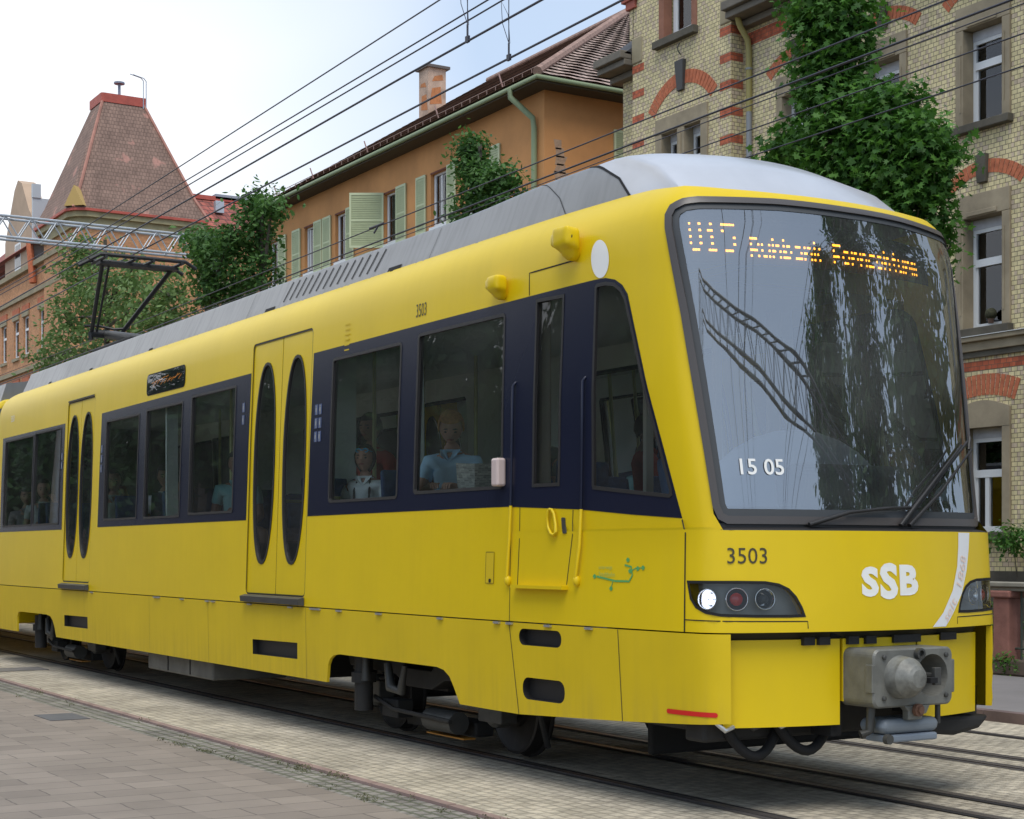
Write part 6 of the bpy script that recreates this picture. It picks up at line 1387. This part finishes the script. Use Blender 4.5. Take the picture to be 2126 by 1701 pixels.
    c=MB(); c.tube([W(.07*math.cos(a),-.01+.06*math.sin(a),.565+.012*abs(math.sin(a))) for a in [2*math.pi*i/14 for i in range(14)]],.012*sz,6,closed=True); c.build('collar',SM,t,smooth=80)
    return t,W,Hp,hands,hd_
# man reading a newspaper, second window
t,W,Hp,hn,hd_=person('blond man in a light blue shirt reading a newspaper at the tram window',(5.82,10.52,1.62),R(-42),(.55,.33,.23),(.50,.80,1.0),(.45,.24,.06),pitch=.50,hyaw=R(10),arms='read')
c=MB(); a=(hn[0]+hn[1])/2
nf=(tuple(a+Vector((.06,-.04,-.03))),(.857,-.515,0),(-.515,-.857,0))
c.fr=nf; S=.62
c.add([(p[0]*S+.17,p[1],p[2]*S+.0) for p in [(-.20,-.02,-.06),(0,.03,-.07),(.20,-.02,-.06),(-.22,.06,.30),(0,.11,.29),(.22,.06,.30),(-.20,-.026,-.06),(0,.024,-.07),(.20,-.026,-.06),(-.22,.054,.30),(0,.104,.29),(.22,.054,.30)]],[(0,1,4,3),(1,2,5,4),(6,9,10,7),(7,10,11,8),(0,3,9,6),(2,8,11,5),(3,4,10,9),(4,5,11,10)])
npz=brick('newsprint',(.40,.42,.36),(.34,.36,.31),(.55,.57,.50),bw=.05,bh=.012,mortar=.004,var=.3,bump=0,stain=.1)
o=c.build('newspaper',npz); tag(o,'open newspaper held by the man in the light blue shirt','newspaper')
# girl with sunglasses on her head, first window
t,W,Hp,hn,hd_=person('girl in a pale t-shirt with blue sunglasses on dark hair at the tram window',(5.73,11.80,1.55),R(-45),(.44,.25,.17),(.85,.95,.95),(.02,.015,.012),hair='long',pitch=.05,hyaw=R(0),sz=.87,arms='lap')
g=MB()
for s in (-1,1): g.tube([Hp(s*.034+.024*math.cos(q),-.082+.0*q,.072+.016*math.sin(q)) for q in [2*math.pi*i/12 for i in range(12)]],.005,5,closed=True); g.tube([Hp(s*.058,-.080,.075),Hp(s*.078,-.02,.06)],.004,5)
g.tube([Hp(-.012,-.086,.076),Hp(.012,-.086,.076)],.004,5); g.build('sunglasses',mat('bright_blue_plastic',(.08,.45,.70),rough=.3),hd_,smooth=60)
g=MB()
for s in (-1,1): g.tube([W(s*.055,-.05,.57),W(s*.075,-.125,.45),W(s*.07,-.15,.25)],.010,5)
g.build('bag_straps',mat('black_strap',(.015,.015,.018)),t,smooth=60)
P=person
P('person in an olive shirt opposite the reading man, half hidden by the window post',(5.95,9.62,1.64),R(165),(.38,.22,.15),(.10,.11,.08),(.03,.02,.015),arms='lap',group='seated passengers')
P('person in a pale green top behind the left pane of the middle windows',(5.72,18.5,1.52),R(-20),(.34,.20,.13),(.50,.60,.52),(.03,.02,.015),hair='long',arms='raise',group='seated passengers')
P('person in a white top behind the central pane of the middle windows',(5.72,16.67,1.50),R(-20),(.30,.17,.11),(.72,.72,.78),(.025,.018,.014),arms='raise',group='seated passengers')
P('person in a turquoise top behind the right pane of the middle windows',(5.86,14.95,1.56),R(-25),(.25,.14,.09),(.20,.42,.42),(.02,.015,.012),arms='lap',group='seated passengers')
P('person with long dark hair behind the leftmost pair of windows, nearer the door',(5.70,21.5,1.52),R(-15),(.36,.22,.15),(.42,.50,.46),(.03,.02,.015),hair='long',arms='raise',group='seated passengers')
P('person in a grey top at the left edge behind the leftmost window',(5.66,22.2,1.45),R(-15),(.32,.19,.12),(.25,.24,.24),(.03,.02,.015),arms='lap',group='seated passengers')
# standing passenger at the door, red top
t=person('passenger in a red top standing behind the tram door',(6.35,12.95,1.80),R(-60),(.34,.2,.14),(.50,.06,.04),(.03,.02,.015),arms='lap',legs=False)[0]
mb=MB()
for s in (-.09,.09): mb.tube([(6.35+s*.5,12.95+s,1.86),(6.35+s*.5,12.95+s,1.42),(6.35+s*.5,12.95+s,1.06)],[.09,.065,.05],10); mb.tube([(6.35+s*.5,12.95+s,1.06),(6.27+s*.5,12.88+s,1.05)],.045,8)
mb.build('trousers',mat('dark_trousers',(.03,.03,.04)),t,smooth=60)
# driver
P('tram driver in a blue shirt sitting behind the windscreen',(6.45,8.45,1.52),0,(.45,.28,.19),(.10,.17,.30),(.20,.19,.18),pitch=.1,arms='desk',sleeve='long')
